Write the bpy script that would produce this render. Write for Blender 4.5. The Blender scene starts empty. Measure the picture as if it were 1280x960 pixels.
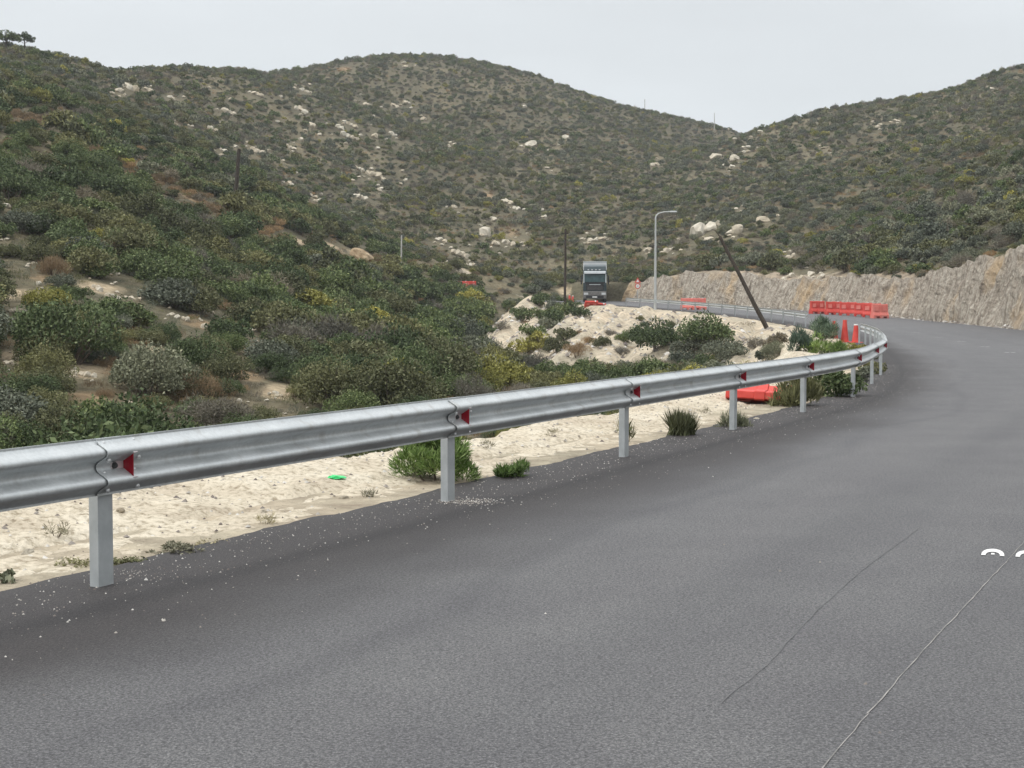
import bpy, bmesh, math, random
import numpy as np
from mathutils import Vector, Matrix
random.seed(7); rng = np.random.default_rng(11)
SC = bpy.context.scene; COL = SC.collection; PI = math.pi

# ------------------------------------------------------------------ camera
F = 1900.0; CAMH = 1.52; PITCH = math.atan(97 / F)
cam_d = bpy.data.cameras.new('camera'); cam = bpy.data.objects.new('camera', cam_d); COL.objects.link(cam)
cam.location = (0, 0, CAMH); cam.rotation_euler = (PI / 2 - PITCH, 0, 0)
cam_d.sensor_width = 36; cam_d.lens = F / 1280 * 36; cam_d.clip_start = 0.1; cam_d.clip_end = 8000
SC.camera = cam
CP, SP = math.cos(PITCH), math.sin(PITCH)
# ------------------------------------------------------------------ world, sun, exposure
SUN_EL, SUN_AZ = math.radians(50), math.radians(245)
wd = bpy.data.worlds.new('World'); SC.world = wd; wd.use_nodes = True
nt = wd.node_tree; nt.nodes.clear()
def N(t, ty, **kw):
    n = t.nodes.new(ty)
    for k, v in kw.items(): setattr(n, k, v)
    return n
out = N(nt, 'ShaderNodeOutputWorld'); bg = N(nt, 'ShaderNodeBackground'); bg.inputs[1].default_value = 0.1
sky = N(nt, 'ShaderNodeTexSky', sky_type='NISHITA'); sky.sun_disc = False; sky.sun_elevation = SUN_EL; sky.sun_rotation = SUN_AZ
sky.dust_density = 6; sky.air_density = 1.2; sky.ozone_density = 1.0
# an even overcast deck: darkest low down, brighter overhead as stratus is
geo = N(nt, 'ShaderNodeTexCoord'); sep = N(nt, 'ShaderNodeSeparateXYZ'); nt.links.new(geo.outputs['Generated'], sep.inputs[0])
ramp = N(nt, 'ShaderNodeValToRGB'); nt.links.new(sep.outputs[2], ramp.inputs[0])
cr = ramp.color_ramp; cr.elements[0].position = 0.0; cr.elements[0].color = (8.2, 8.75, 9.1, 1)
cr.elements[1].position = 1.0; cr.elements[1].color = (20, 20.2, 20.4, 1)
for p, c in ((0.10, (8.2, 8.7, 9.05)), (0.25, (8.4, 8.8, 9.1)), (0.5, (14, 14.3, 14.6))):
    e = cr.elements.new(p); e.color = (*c, 1)
mapn = N(nt, 'ShaderNodeMapping'); mapn.inputs['Scale'].default_value = (1.2, 1.2, 5); nt.links.new(geo.outputs['Generated'], mapn.inputs[0])
no = N(nt, 'ShaderNodeTexNoise'); no.inputs['Scale'].default_value = 2.4; no.inputs['Detail'].default_value = 4; nt.links.new(mapn.outputs[0], no.inputs['Vector'])
mr = N(nt, 'ShaderNodeMapRange'); mr.inputs[3].default_value = 0.84; mr.inputs[4].default_value = 1.14; nt.links.new(no.outputs[0], mr.inputs[0])
mul = N(nt, 'ShaderNodeVectorMath', operation='SCALE'); nt.links.new(ramp.outputs[0], mul.inputs[0]); nt.links.new(mr.outputs[0], mul.inputs['Scale'])
mix = N(nt, 'ShaderNodeMix', data_type='RGBA'); mix.inputs[0].default_value = 0.93
nt.links.new(sky.outputs[0], mix.inputs[6]); nt.links.new(mul.outputs[0], mix.inputs[7])
nt.links.new(mix.outputs[2], bg.inputs[0]); nt.links.new(bg.outputs[0], out.inputs[0])
sd = bpy.data.lights.new('sun', 'SUN'); sun = bpy.data.objects.new('sun', sd); COL.objects.link(sun)
sd.energy = 1.5; sd.angle = math.radians(10); sd.color = (1, 0.965, 0.91)
sun.rotation_euler = (PI / 2 - SUN_EL, 0, PI - SUN_AZ)
SC.view_settings.view_transform = 'Standard'; SC.view_settings.look = 'None'; SC.view_settings.gamma = 1; SC.view_settings.exposure = 0
SC.render.engine = 'CYCLES'
SC.cycles.max_bounces = 5; SC.cycles.diffuse_bounces = 3; SC.cycles.glossy_bounces = 2; SC.cycles.transmission_bounces = 2; SC.cycles.volume_bounces = 0

# ------------------------------------------------------------------ helpers
def ray(px, py):
    u, v = px - 640, 480 - py
    y = F * CP + v * SP; z = -F * SP + v * CP
    return u / y, z / y                      # x and z per metre of y
def at(px, py, Y):
    a, b = ray(px, py); return np.array([a * Y, Y, CAMH + b * Y])
def proj(x, y, z):
    dz = z - CAMH; f = y * CP - dz * SP; v = y * SP + dz * CP
    return 640 + F * x / f, 480 - F * v / f
def tag(o, label=None, cat=None, group=None, kind=None):
    for k, v in (('label', label), ('category', cat), ('group', group), ('kind', kind)):
        if v: o[k] = v
    return o
def link(name, data, parent=None, loc=None, rot=None, scale=None):
    o = bpy.data.objects.new(name, data); COL.objects.link(o)
    if parent is not None: o.parent = parent
    if loc is not None: o.location = loc
    if rot is not None: o.rotation_euler = rot
    if scale is not None: o.scale = scale
    return o
def empty(name, label, cat, loc=(0, 0, 0), rz=0, group=None):
    o = link(name, None, None, loc, (0, 0, rz)); o.empty_display_size = .2
    return tag(o, label, cat, group)
def kids(o): return [c for c in COL.objects if c.parent == o]
def copy_tree(o, parent=None):
    c = o.copy(); COL.objects.link(c)
    if parent is not None: c.parent = parent
    for ch in kids(o): copy_tree(ch, c)
    return c
class MB:
    def __init__(s): s.v = []; s.f = []
    def add(s, v, f):
        n = len(s.v); s.v += [tuple(p) for p in v]; s.f += [tuple(i + n for i in q) for q in f]; return s
    def box(s, x0, x1, y0, y1, z0, z1):
        v = [(x, y, z) for z in (z0, z1) for y in (y0, y1) for x in (x0, x1)]
        return s.add(v, [(0, 2, 3, 1), (4, 5, 7, 6), (0, 1, 5, 4), (2, 6, 7, 3), (0, 4, 6, 2), (1, 3, 7, 5)])
    def frustum(s, b0, b1, z0, t0, t1, z1):
        v = [(x, y, z0) for x, y in ((b0[0], b0[1]), (b1[0], b0[1]), (b1[0], b1[1]), (b0[0], b1[1]))]
        v += [(x, y, z1) for x, y in ((t0[0], t0[1]), (t1[0], t0[1]), (t1[0], t1[1]), (t0[0], t1[1]))]
        return s.add(v, [(3, 2, 1, 0), (4, 5, 6, 7), (0, 1, 5, 4), (1, 2, 6, 5), (2, 3, 7, 6), (3, 0, 4, 7)])
    def tube(s, pts, rad, n=10, cap=True):
        pts = [Vector(p) for p in pts]; m = len(pts)
        if not hasattr(rad, '__len__'): rad = [rad] * m
        vs = []; fs = []
        up = None
        for i, p in enumerate(pts):
            t = (pts[min(i + 1, m - 1)] - pts[max(i - 1, 0)]).normalized()
            if up is None: up = Vector((0, 0, 1)) if abs(t.z) < .9 else Vector((1, 0, 0))
            a = t.cross(up).normalized(); b = a.cross(t).normalized(); up = b
            for k in range(n):
                an = 2 * PI * k / n; vs.append(p + (a * math.cos(an) + b * math.sin(an)) * rad[i])
        for i in range(m - 1):
            for k in range(n):
                k2 = (k + 1) % n; fs.append((i * n + k, i * n + k2, (i + 1) * n + k2, (i + 1) * n + k))
        if cap: fs += [tuple(range(n))[::-1], tuple((m - 1) * n + k for k in range(n))]
        return s.add(vs, fs)
    def prism(s, poly, axis, a0, a1):
        n = len(poly)
        def m(p, a): return (a, p[0], p[1]) if axis == 0 else ((p[0], a, p[1]) if axis == 1 else (p[0], p[1], a))
        v = [m(p, a0) for p in poly] + [m(p, a1) for p in poly]
        return s.add(v, [tuple(range(n))[::-1], tuple(range(n, 2 * n))] + [(i, (i + 1) % n, (i + 1) % n + n, i + n) for i in range(n)])
    def mesh(s, name, mat, smooth=False, bevel=0):
        me = bpy.data.meshes.new(name); me.from_pydata(s.v, [], s.f)
        bm = bmesh.new(); bm.from_mesh(me); bmesh.ops.recalc_face_normals(bm, faces=bm.faces)
        if bevel: bmesh.ops.bevel(bm, geom=[e for e in bm.edges if e.is_manifold and e.calc_face_angle(0) > .5], offset=bevel, segments=2, affect='EDGES', profile=.6)
        bm.to_mesh(me); bm.free()
        if smooth:
            me.polygons.foreach_set('use_smooth', [True] * len(me.polygons))
            try: me.set_sharp_from_angle(angle=math.radians(38))
            except Exception: pass
        if mat: me.materials.append(mat)
        return me
    def build(s, name, mat, parent=None, smooth=False, bevel=0, loc=None, rot=None):
        return link(name, s.mesh(name, mat, smooth, bevel), parent, loc, rot)

# value noise in numpy
_T = rng.random((256, 256))
def vnoise(x, y):
    x = np.asarray(x, float); y = np.asarray(y, float)
    xi = np.floor(x).astype(int); yi = np.floor(y).astype(int); fx = x - xi; fy = y - yi
    fx = fx * fx * (3 - 2 * fx); fy = fy * fy * (3 - 2 * fy)
    a = _T[xi & 255, yi & 255]; b = _T[(xi + 1) & 255, yi & 255]; c = _T[xi & 255, (yi + 1) & 255]; d = _T[(xi + 1) & 255, (yi + 1) & 255]
    return (a * (1 - fx) + b * fx) * (1 - fy) + (c * (1 - fx) + d * fx) * fy
def fbm(x, y, o=4, ga=.5):
    r = 0; a = 1; t = 0
    for k in range(o):
        r = r + a * (vnoise(x * 2 ** k + 17.3 * k, y * 2 ** k + 9.1 * k) - .5) * 2; t += a; a *= ga
    return r / t
def sstep(a, b, x):
    t = np.clip((x - a) / (b - a), 0, 1); return t * t * (3 - 2 * t)

# ------------------------------------------------------------------ materials
def mat(name, col=(.5, .5, .5), rough=.6, metal=0, spec=.5, build=None):
    m = bpy.data.materials.new(name); m.use_nodes = True; t = m.node_tree; b = t.nodes['Principled BSDF']
    b.inputs['Base Color'].default_value = (*col, 1); b.inputs['Roughness'].default_value = rough
    b.inputs['Metallic'].default_value = metal; b.inputs['Specular IOR Level'].default_value = spec
    if build: build(t, b)
    return m
def tex(t, scale, detail=4, coord='Object', kind='noise', vscale=None, rough=.5):
    if coord == 'Position': src = N(t, 'ShaderNodeNewGeometry').outputs['Position']
    elif coord == 'UV': src = N(t, 'ShaderNodeTexCoord').outputs['UV']
    else: src = N(t, 'ShaderNodeTexCoord').outputs['Object']
    if vscale:
        mp = N(t, 'ShaderNodeMapping'); mp.inputs['Scale'].default_value = vscale; t.links.new(src, mp.inputs[0]); src = mp.outputs[0]
    if kind == 'noise':
        n = N(t, 'ShaderNodeTexNoise'); n.inputs['Detail'].default_value = detail; n.inputs['Roughness'].default_value = rough
    else:
        n = N(t, 'ShaderNodeTexVoronoi')
    n.inputs['Scale'].default_value = scale; t.links.new(src, n.inputs['Vector']); return n
def rampn(t, src, stops):
    r = N(t, 'ShaderNodeValToRGB'); cr = r.color_ramp
    while len(cr.elements) < len(stops): cr.elements.new(.5)
    for e, (p, c) in zip(cr.elements, stops):
        e.position = p; e.color = (*c, 1) if hasattr(c, '__len__') else (c, c, c, 1)
    t.links.new(src, r.inputs[0]); return r.outputs[0]
def mixc(t, fac, a, b, mode='MIX'):
    m = N(t, 'ShaderNodeMix', data_type='RGBA', blend_type=mode)
    for s, i in ((fac, 0), (a, 6), (b, 7)):
        if hasattr(s, 'is_linked') or hasattr(s, 'links'): t.links.new(s, m.inputs[i])
        elif i == 0: m.inputs[0].default_value = s
        else: m.inputs[i].default_value = (*s, 1)
    return m.outputs[2]
def bump(t, b, h, strength=.3, dist=.02):
    n = N(t, 'ShaderNodeBump'); n.inputs['Strength'].default_value = strength; n.inputs['Distance'].default_value = dist
    t.links.new(h, n.inputs['Height']); t.links.new(n.outputs[0], b.inputs['Normal'])
def mottled(name, c1, c2, scale=3, rough=.8, bs=.3, coord='Object', metal=0, spec=.3, vscale=None, bd=.02):
    def f(t, b):
        n = tex(t, scale, 6, coord, vscale=vscale, rough=.6)
        t.links.new(rampn(t, n.outputs[0], [(.3, c1), (.7, c2)]), b.inputs['Base Color'])
        bump(t, b, n.outputs[0], bs, bd)
    return mat(name, c1, rough, metal, spec, f)

def f_asphalt(t, b):
    fine = tex(t, 170, 3, 'Position', rough=.7); vor = tex(t, 95, kind='voronoi', coord='Position')
    mid = tex(t, 1.1, 5, 'Position'); lane = tex(t, 1, 4, 'UV', vscale=(.9, .035, 1), rough=.55)
    tc = N(t, 'ShaderNodeTexCoord'); sp = N(t, 'ShaderNodeSeparateXYZ'); t.links.new(tc.outputs['UV'], sp.inputs[0])
    g = rampn(t, vor.outputs['Distance'], [(.0, (.185, .182, .18)), (.45, (.108, .108, .111)), (.8, (.055, .055, .058))])
    col = mixc(t, .8, (.115, .115, .121), g)
    crs = tex(t, 62, 2, 'Position', rough=.8); col = mixc(t, 1, col, rampn(t, crs.outputs[0], [(.38, .58), (.62, 1.36)]), 'MULTIPLY'); g2 = rampn(t, fine.outputs[0], [(.36, .5), (.64, 1.5)]); col = mixc(t, 1, col, g2, 'MULTIPLY')
    g3 = rampn(t, lane.outputs[0], [(.3, (.87, .87, .88)), (.5, (1.0, 1.0, 1.0)), (.72, (1.12, 1.11, 1.10))]); col = mixc(t, 1, col, g3, 'MULTIPLY')
    g4 = rampn(t, mid.outputs[0], [(.3, (.9, .89, .9)), (.7, (1.1, 1.1, 1.08))]); col = mixc(t, 1, col, g4, 'MULTIPLY')
    # fresh darker binder along the outer edge, brownish and with a wavering border
    wob = tex(t, 1, 3, 'UV', vscale=(.5, .25, 1)); ad = N(t, 'ShaderNodeMath', operation='MULTIPLY_ADD'); t.links.new(wob.outputs[0], ad.inputs[0]); ad.inputs[1].default_value = 1.6; t.links.new(sp.outputs[0], ad.inputs[2])
    mk = N(t, 'ShaderNodeMapRange'); mk.interpolation_type = 'SMOOTHSTEP'; t.links.new(ad.outputs[0], mk.inputs[0]); mk.inputs[1].default_value = 1.35; mk.inputs[2].default_value = 2.6; mk.inputs[3].default_value = 1; mk.inputs[4].default_value = 0
    col = mixc(t, mk.outputs[0], col, mixc(t, 1, col, (.33, .29, .285), 'MULTIPLY'))
    # dark rubber track that swings away from the edge
    tr = N(t, 'ShaderNodeMath', operation='MULTIPLY_ADD'); w2 = tex(t, 1, 2, 'UV', vscale=(.05, .16, 1)); t.links.new(w2.outputs[0], tr.inputs[0]); tr.inputs[1].default_value = 2.0; t.links.new(sp.outputs[0], tr.inputs[2])
    sb = N(t, 'ShaderNodeMath', operation='SUBTRACT'); t.links.new(tr.outputs[0], sb.inputs[0]); sb.inputs[1].default_value = 2.75
    ab = N(t, 'ShaderNodeMath', operation='ABSOLUTE'); t.links.new(sb.outputs[0], ab.inputs[0])
    m3 = N(t, 'ShaderNodeMapRange'); m3.interpolation_type = 'SMOOTHSTEP'; t.links.new(ab.outputs[0], m3.inputs[0]); m3.inputs[1].default_value = .02; m3.inputs[2].default_value = .17; m3.inputs[3].default_value = .4; m3.inputs[4].default_value = 0
    col = mixc(t, m3.outputs[0], col, mixc(t, 1, col, (.70, .70, .73), 'MULTIPLY'))
    # pale specks of stone chips
    sp1 = tex(t, 60, kind='voronoi', coord='Position'); spk = rampn(t, sp1.outputs['Color'], [(.955, 0), (.965, 1)])
    d1 = rampn(t, sp1.outputs['Distance'], [(.12, 1), (.25, 0)]); sm = mixc(t, 1, spk, d1, 'MULTIPLY')
    col = mixc(t, sm, col, (.38, .36, .33))
    t.links.new(col, b.inputs['Base Color'])
    hh = N(t, 'ShaderNodeMath', operation='ADD'); t.links.new(fine.outputs[0], hh.inputs[0]); t.links.new(vor.outputs['Distance'], hh.inputs[1]); bump(t, b, hh.outputs[0], .6, .010)
M = {}
M['asphalt'] = mat('asphalt', (.12, .12, .12), .66, 0, .45, f_asphalt)
def f_sand(t, b):
    n1 = tex(t, 1.3, 7, 'Position', rough=.62); n2 = tex(t, 16, 5, 'Position', rough=.7); v = tex(t, 22, kind='voronoi', coord='Position')
    c = rampn(t, n1.outputs[0], [(.28, (.43, .365, .28)), (.5, (.58, .515, .405)), (.72, (.66, .605, .50))])
    c = mixc(t, 1, c, rampn(t, n2.outputs[0], [(.34, (.5, .47, .42)), (.5, (.98, .98, .97)), (.62, (1.1, 1.1, 1.1))]), 'MULTIPLY')
    sp1 = rampn(t, v.outputs['Color'], [(.9, 0), (.93, 1)]); d = rampn(t, v.outputs['Distance'], [(.25, 1), (.4, 0)])
    c = mixc(t, mixc(t, 1, sp1, d, 'MULTIPLY'), c, (.62, .59, .53))
    t.links.new(c, b.inputs['Base Color'])
    h = N(t, 'ShaderNodeMath', operation='MULTIPLY_ADD'); t.links.new(n1.outputs[0], h.inputs[0]); h.inputs[1].default_value = 2; t.links.new(n2.outputs[0], h.inputs[2]); bump(t, b, h.outputs[0], .7, .05)
M['sand'] = mat('pale_sandy_soil', (.5, .45, .35), .95, 0, .15, f_sand)
def f_soil(t, b):
    a = N(t, 'ShaderNodeAttribute', attribute_name='soil'); n2 = tex(t, 2.2, 8, 'Position', rough=.7); n3 = tex(t, .35, 5, 'Position', rough=.6)
    c = mixc(t, 1, a.outputs['Color'], rampn(t, n2.outputs[0], [(.3, (.55, .52, .5)), (.68, (1.2, 1.18, 1.12))]), 'MULTIPLY')
    c = mixc(t, 1, c, rampn(t, n3.outputs[0], [(.35, (.8, .82, .8)), (.68, (1.15, 1.1, 1.05))]), 'MULTIPLY')
    t.links.new(c, b.inputs['Base Color']); bump(t, b, n2.outputs[0], .8, .3)
M['soil'] = mat('hillside_soil', (.2, .17, .12), .95, 0, .1, f_soil)
def f_cut(t, b):
    tc = N(t, 'ShaderNodeTexCoord'); n1 = tex(t, 1, 7, 'UV', vscale=(3.2, .5, 1), rough=.75); n2 = tex(t, .22, 4, 'Position'); n3 = tex(t, 5, 6, 'Position', rough=.7)
    c = rampn(t, n1.outputs[0], [(.3, (.15, .125, .105)), (.44, (.34, .30, .255)), (.56, (.46, .42, .365)), (.72, (.64, .60, .53))])
    c = mixc(t, 1, c, rampn(t, n3.outputs[0], [(.3, (.62, .6, .58)), (.65, (1.15, 1.14, 1.1))]), 'MULTIPLY')
    c = mixc(t, rampn(t, n2.outputs[0], [(.56, 0), (.7, .6)]), c, (.52, .36, .19))
    t.links.new(c, b.inputs['Base Color'])
    h = N(t, 'ShaderNodeMath', operation='ADD'); t.links.new(n1.outputs[0], h.inputs[0]); t.links.new(n3.outputs[0], h.inputs[1]); bump(t, b, h.outputs[0], .8, .25)
M['cut'] = mat('cut_rock', (.4, .35, .3), .95, 0, .1, f_cut)
def f_rock(t, b):
    n1 = tex(t, 1.6, 7, 'Object', rough=.65); oi = N(t, 'ShaderNodeObjectInfo')
    c = rampn(t, n1.outputs[0], [(.3, (.24, .21, .16)), (.42, (.50, .46, .38)), (.7, (.70, .66, .56))])
    c = mixc(t, oi.outputs['Random'], c, mixc(t, 1, c, (.86, .8, .72), 'MULTIPLY'))
    t.links.new(c, b.inputs['Base Color']); bump(t, b, n1.outputs[0], .8, .15)
M['rock'] = mat('limestone', (.5, .47, .4), .9, 0, .15, f_rock)
M['ochre'] = mottled('ochre_bank_soil', (.27, .19, .11), (.50, .39, .26), 3.5, .95, 1, bd=.3)
def f_galv(t, b):
    n1 = tex(t, 3, 6, 'Object', vscale=(1, 1, 1), rough=.65); n2 = tex(t, 45, 3, 'Object'); n3 = tex(t, 1, 5, 'Object', vscale=(7, 7, 1.2))
    c = rampn(t, n1.outputs[0], [(.3, (.475, .50, .505)), (.68, (.60, .625, .63))])
    c = mixc(t, 1, c, rampn(t, n2.outputs[0], [(.35, .93), (.65, 1.04)]), 'MULTIPLY')
    c = mixc(t, rampn(t, n3.outputs[0], [(.56, 0), (.75, .6)]), c, (.33, .315, .29))
    t.links.new(c, b.inputs['Base Color']); t.links.new(rampn(t, n1.outputs[0], [(.3, .42), (.7, .62)]), b.inputs['Roughness']); bump(t, b, n2.outputs[0], .04, .003)
M['galv'] = mat('galvanised_steel', (.5, .52, .53), .5, .6, .5, f_galv)
M['galv2'] = mottled('galvanised_post_steel', (.33, .355, .365), (.50, .53, .54), 5, .5, .05, metal=.35, spec=.5)
M['bolt'] = mottled('zinc_bolt', (.55, .56, .56), (.72, .73, .73), 9, .35, .05, metal=.6)
M['darkbolt'] = mottled('dark_steel', (.03, .03, .035), (.08, .075, .07), 20, .5, .1)
M['reflred'] = mottled('red_reflector', (.22, .003, .012), (.30, .006, .018), 30, .25, .05, spec=.5)
M['bracket'] = mottled('bracket_steel', (.55, .5, .5), (.7, .64, .64), 20, .4, .05, metal=.4)
M['redplastic'] = mottled('red_plastic', (.50, .04, .03), (.66, .09, .07), 2.5, .6, .05, spec=.4)
M['pinkplastic'] = mottled('faded_red_plastic', (.66, .16, .13), (.72, .25, .21), 2, .6, .05, spec=.3)
M['whiteplastic'] = mottled('white_plastic', (.7, .7, .68), (.8, .8, .78), 3, .5, .05)
M['whitepaint'] = mottled('white_road_paint', (.55, .55, .54), (.82, .82, .80), 30, .8, .2)
M['chalk'] = mottled('chalk_line', (.12, .118, .115), (.42, .40, .375), 6, .9, .2, coord='Position')
M['crack'] = mottled('asphalt_seam', (.10, .10, .102), (.17, .17, .172), 6, .9, .2, coord='Position')
M['wood'] = mottled('tarred_pole_wood', (.025, .02, .016), (.07, .056, .044), 3, .9, .4, vscale=(6, 6, .5))
M['lampsteel'] = mottled('lamp_post_steel', (.42, .44, .44), (.52, .54, .54), 1, .5, .03, metal=.3)
M['concrete'] = mottled('concrete_pole', (.38, .37, .35), (.5, .49, .47), 2, .8, .2)
M['green'] = mottled('green_plastic_bag', (.03, .50, .14), (.10, .68, .25), 20, .4, .3)
def f_peb(t, b):
    g = N(t, 'ShaderNodeNewGeometry'); t.links.new(rampn(t, g.outputs['Random Per Island'], [(0, (.13, .11, .10)), (.4, (.26, .235, .21)), (.75, (.42, .40, .36)), (1, (.66, .64, .60))]), b.inputs['Base Color'])
M['pebble'] = mat('pale_pebbles', (.4, .4, .4), .9, 0, .2, f_peb)

def leafmat(name, c1, c2, c3=None, tr=.12):
    def f(t, b):
        g = N(t, 'ShaderNodeNewGeometry'); oi = N(t, 'ShaderNodeObjectInfo')
        c = rampn(t, g.outputs['Random Per Island'], [(0, c1), (.75, c2), (1, c3 or c2)])
        v = rampn(t, oi.outputs['Random'], [(0, (.62, .66, .68)), (.5, (1, 1, 1)), (1, (1.45, 1.38, 1.22))])
        c = mixc(t, 1, c, v, 'MULTIPLY'); t.links.new(c, b.inputs['Base Color'])
    return mat(name, c1, .75, 0, .2, f)
LEAF = [leafmat('dark_green_leaves', (.046, .070, .028), (.108, .144, .060), (.20, .235, .12)),
        leafmat('olive_leaves', (.078, .084, .038), (.155, .160, .076), (.23, .23, .13)),
        leafmat('grey_green_leaves', (.084, .096, .066), (.160, .174, .126), (.25, .26, .19)),
        leafmat('grey_brown_twigs', (.105, .094, .074), (.19, .174, .138), (.28, .26, .205)),
        leafmat('yellow_green_leaves', (.15, .15, .034), (.27, .26, .07), (.37, .35, .12)),
        leafmat('rust_brown_stalks', (.17, .115, .065), (.29, .205, .12), (.40, .315, .20)),
        leafmat('fresh_green_leaves', (.085, .145, .035), (.19, .28, .08), (.32, .40, .17)),
        leafmat('blue_green_leaves', (.05, .085, .06), (.13, .185, .125), (.24, .30, .22)),
        leafmat('dry_straw_leaves', (.16, .15, .10), (.30, .28, .19), (.42, .39, .28))]
M['twig'] = mottled('twig_bark', (.09, .07, .055), (.16, .13, .10), 6, .9, .2)

# ------------------------------------------------------------------ road path (rail line) in plan
def ground(px, py): a, b = ray(px, py); Y = -CAMH / b; return (a * Y, Y)
near_posts = [ground(*p) for p in ((134, 732), (565, 626), (784, 571), (920, 537), (1007, 515), (1069, 496))]
tan0 = np.array(near_posts[1]) - np.array(near_posts[0]); tan0 /= np.linalg.norm(tan0)
back = [tuple(np.array(near_posts[0]) - tan0 * 4 * k) for k in (9, 6, 3, 2, 1)]
rest = [(7.1, 29.8), (8.22, 33.7), (9.22, 37.8), (10.16, 41.8), (11.05, 45.8), (11.92, 49.8), (12.72, 53.8), (13.47, 57.8), (14.15, 61.8)]
far = [(15.3, 69), (16.5, 79), (17.05, 89), (17.1, 99), (16.6, 110), (15.5, 120), (13.9, 130), (11.9, 139), (9.2, 149), (5.5, 159), (1.5, 168), (-3.5, 176), (-9, 183)]
knots = np.array(back + near_posts + rest + far)
dense = []
for i in range(len(knots) - 1):
    p0, p1, p2, p3 = knots[max(i - 1, 0)], knots[i], knots[i + 1], knots[min(i + 2, len(knots) - 1)]
    for k in range(24):
        t = k / 24; dense.append(.5 * (2 * p1 + (p2 - p0) * t + (2 * p0 - 5 * p1 + 4 * p2 - p3) * t * t + (3 * p1 - p0 - 3 * p2 + p3) * t ** 3))
dense.append(knots[-1]); dense = np.array(dense)
_s = np.concatenate([[0], np.cumsum(np.linalg.norm(np.diff(dense, axis=0), axis=1))])
PS = np.arange(0, _s[-1], .5); PX = np.interp(PS, _s, dense[:, 0]); PY = np.interp(PS, _s, dense[:, 1])
k5 = np.ones(9) / 9
TX = np.gradient(PX); TY = np.gradient(PY); TX = np.convolve(np.pad(TX, 4, 'edge'), k5, 'valid'); TY = np.convolve(np.pad(TY, 4, 'edge'), k5, 'valid')
_l = np.hypot(TX, TY); TX /= _l; TY /= _l
ELV = np.interp(PY, [-100, 58, 72, 98, 130, 155, 175, 200], [0, 0, .08, .5, 1.2, 1.8, 2.3, 2.8]); ELV = np.convolve(np.pad(ELV, 6, 'edge'), np.ones(13) / 13, 'valid')
def path(s):
    x = np.interp(s, PS, PX); y = np.interp(s, PS, PY); tx = np.interp(s, PS, TX); ty = np.interp(s, PS, TY); l = math.hypot(tx, ty)
    return x, y, tx / l, ty / l, float(np.interp(s, PS, ELV))
def s_of(p): return float(PS[np.argmin((PX - p[0]) ** 2 + (PY - p[1]) ** 2)])
def s_fine(p):
    s = s_of(p); x, y, tx, ty, _ = path(s); return s + (p[0] - x) * tx + (p[1] - y) * ty
def lateral(x, y):          # signed distance to the rail line (right/road side positive), s
    x = np.asarray(x, float).ravel(); y = np.asarray(y, float).ravel(); D = np.empty_like(x); S = np.empty_like(x)
    for a in range(0, len(x), 8000):
        xa, ya = x[a:a + 8000, None], y[a:a + 8000, None]
        i = np.argmin((xa - PX) ** 2 + (ya - PY) ** 2, axis=1); dx = xa[:, 0] - PX[i]; dy = ya[:, 0] - PY[i]
        D[a:a + 8000] = np.where(dx * TY[i] - dy * TX[i] >= 0, 1, -1) * np.hypot(dx, dy); S[a:a + 8000] = PS[i] + dx * TX[i] + dy * TY[i]
    return D, S
WID = 10.3
def right(s, d): x, y, tx, ty, e = path(s); return x + ty * d, y - tx * d, e

# ------------------------------------------------------------------ terrain height
CT = [(-500, 560, 40), (-500, 380, 70), (-500, 150, 100), (-500, -20, 160),
 (0, 575, 36), (0, 470, 48), (0, 370, 62), (0, 270, 80), (0, 150, 108), (0, 105, 160), (0, 60, 235), (60, 84, 260),
 (150, 570, 40), (150, 470, 52), (150, 380, 68), (150, 290, 92), (150, 208, 120), (150, 150, 170), (145, 92, 290), (200, 95, 315), (215, 140, 230),
 (300, 545, 46), (300, 450, 62), (300, 380, 82), (300, 320, 106), (300, 275, 134), (300, 200, 190), (300, 140, 270), (300, 94, 350), (250, 96, 335), (350, 90, 370),
 (440, 520, 52), (440, 450, 70), (440, 390, 95), (440, 350, 125), (440, 325, 148), (440, 280, 195), (440, 200, 270), (440, 130, 350), (430, 90, 420), (390, 88, 395),
 (560, 500, 56), (560, 440, 78), (560, 400, 108), (560, 370, 155), (560, 335, 200), (560, 250, 265), (540, 150, 360), (520, 78, 440),
 (640, 455, 82), (640, 352, 205), (650, 250, 275), (650, 150, 370), (650, 93, 440),
 (760, 460, 72), (850, 460, 66), (700, 458, 76), (930, 470, 52),
 (720, 345, 212), (760, 335, 220), (760, 250, 285), (740, 180, 360), (740, 121, 440),
 (850, 318, 200), (850, 250, 270), (850, 200, 350), (860, 158, 440), (920, 167, 460),
 (790, 348, 186), (830, 342, 173), (900, 335, 154), (960, 345, 141), (1050, 357, 125), (1130, 365, 110), (1160, 362, 104), (1200, 345, 96), (1240, 335, 90), (1280, 318, 84),
 (900, 280, 215), (910, 200, 310), (960, 160, 350), (1000, 250, 225), (1000, 310, 170), (1000, 190, 290), (1050, 139, 330),
 (1100, 250, 195), (1100, 320, 145), (1100, 180, 270), (1150, 124, 320), (1200, 200, 210), (1200, 290, 125), (1215, 104, 330),
 (1280, 82, 340), (1280, 150, 250), (1280, 230, 150), (1450, 270, 75), (1450, 100, 190), (1700, 100, 110), (1700, 300, 55)]
pts = [at(*c) for c in CT]
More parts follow.
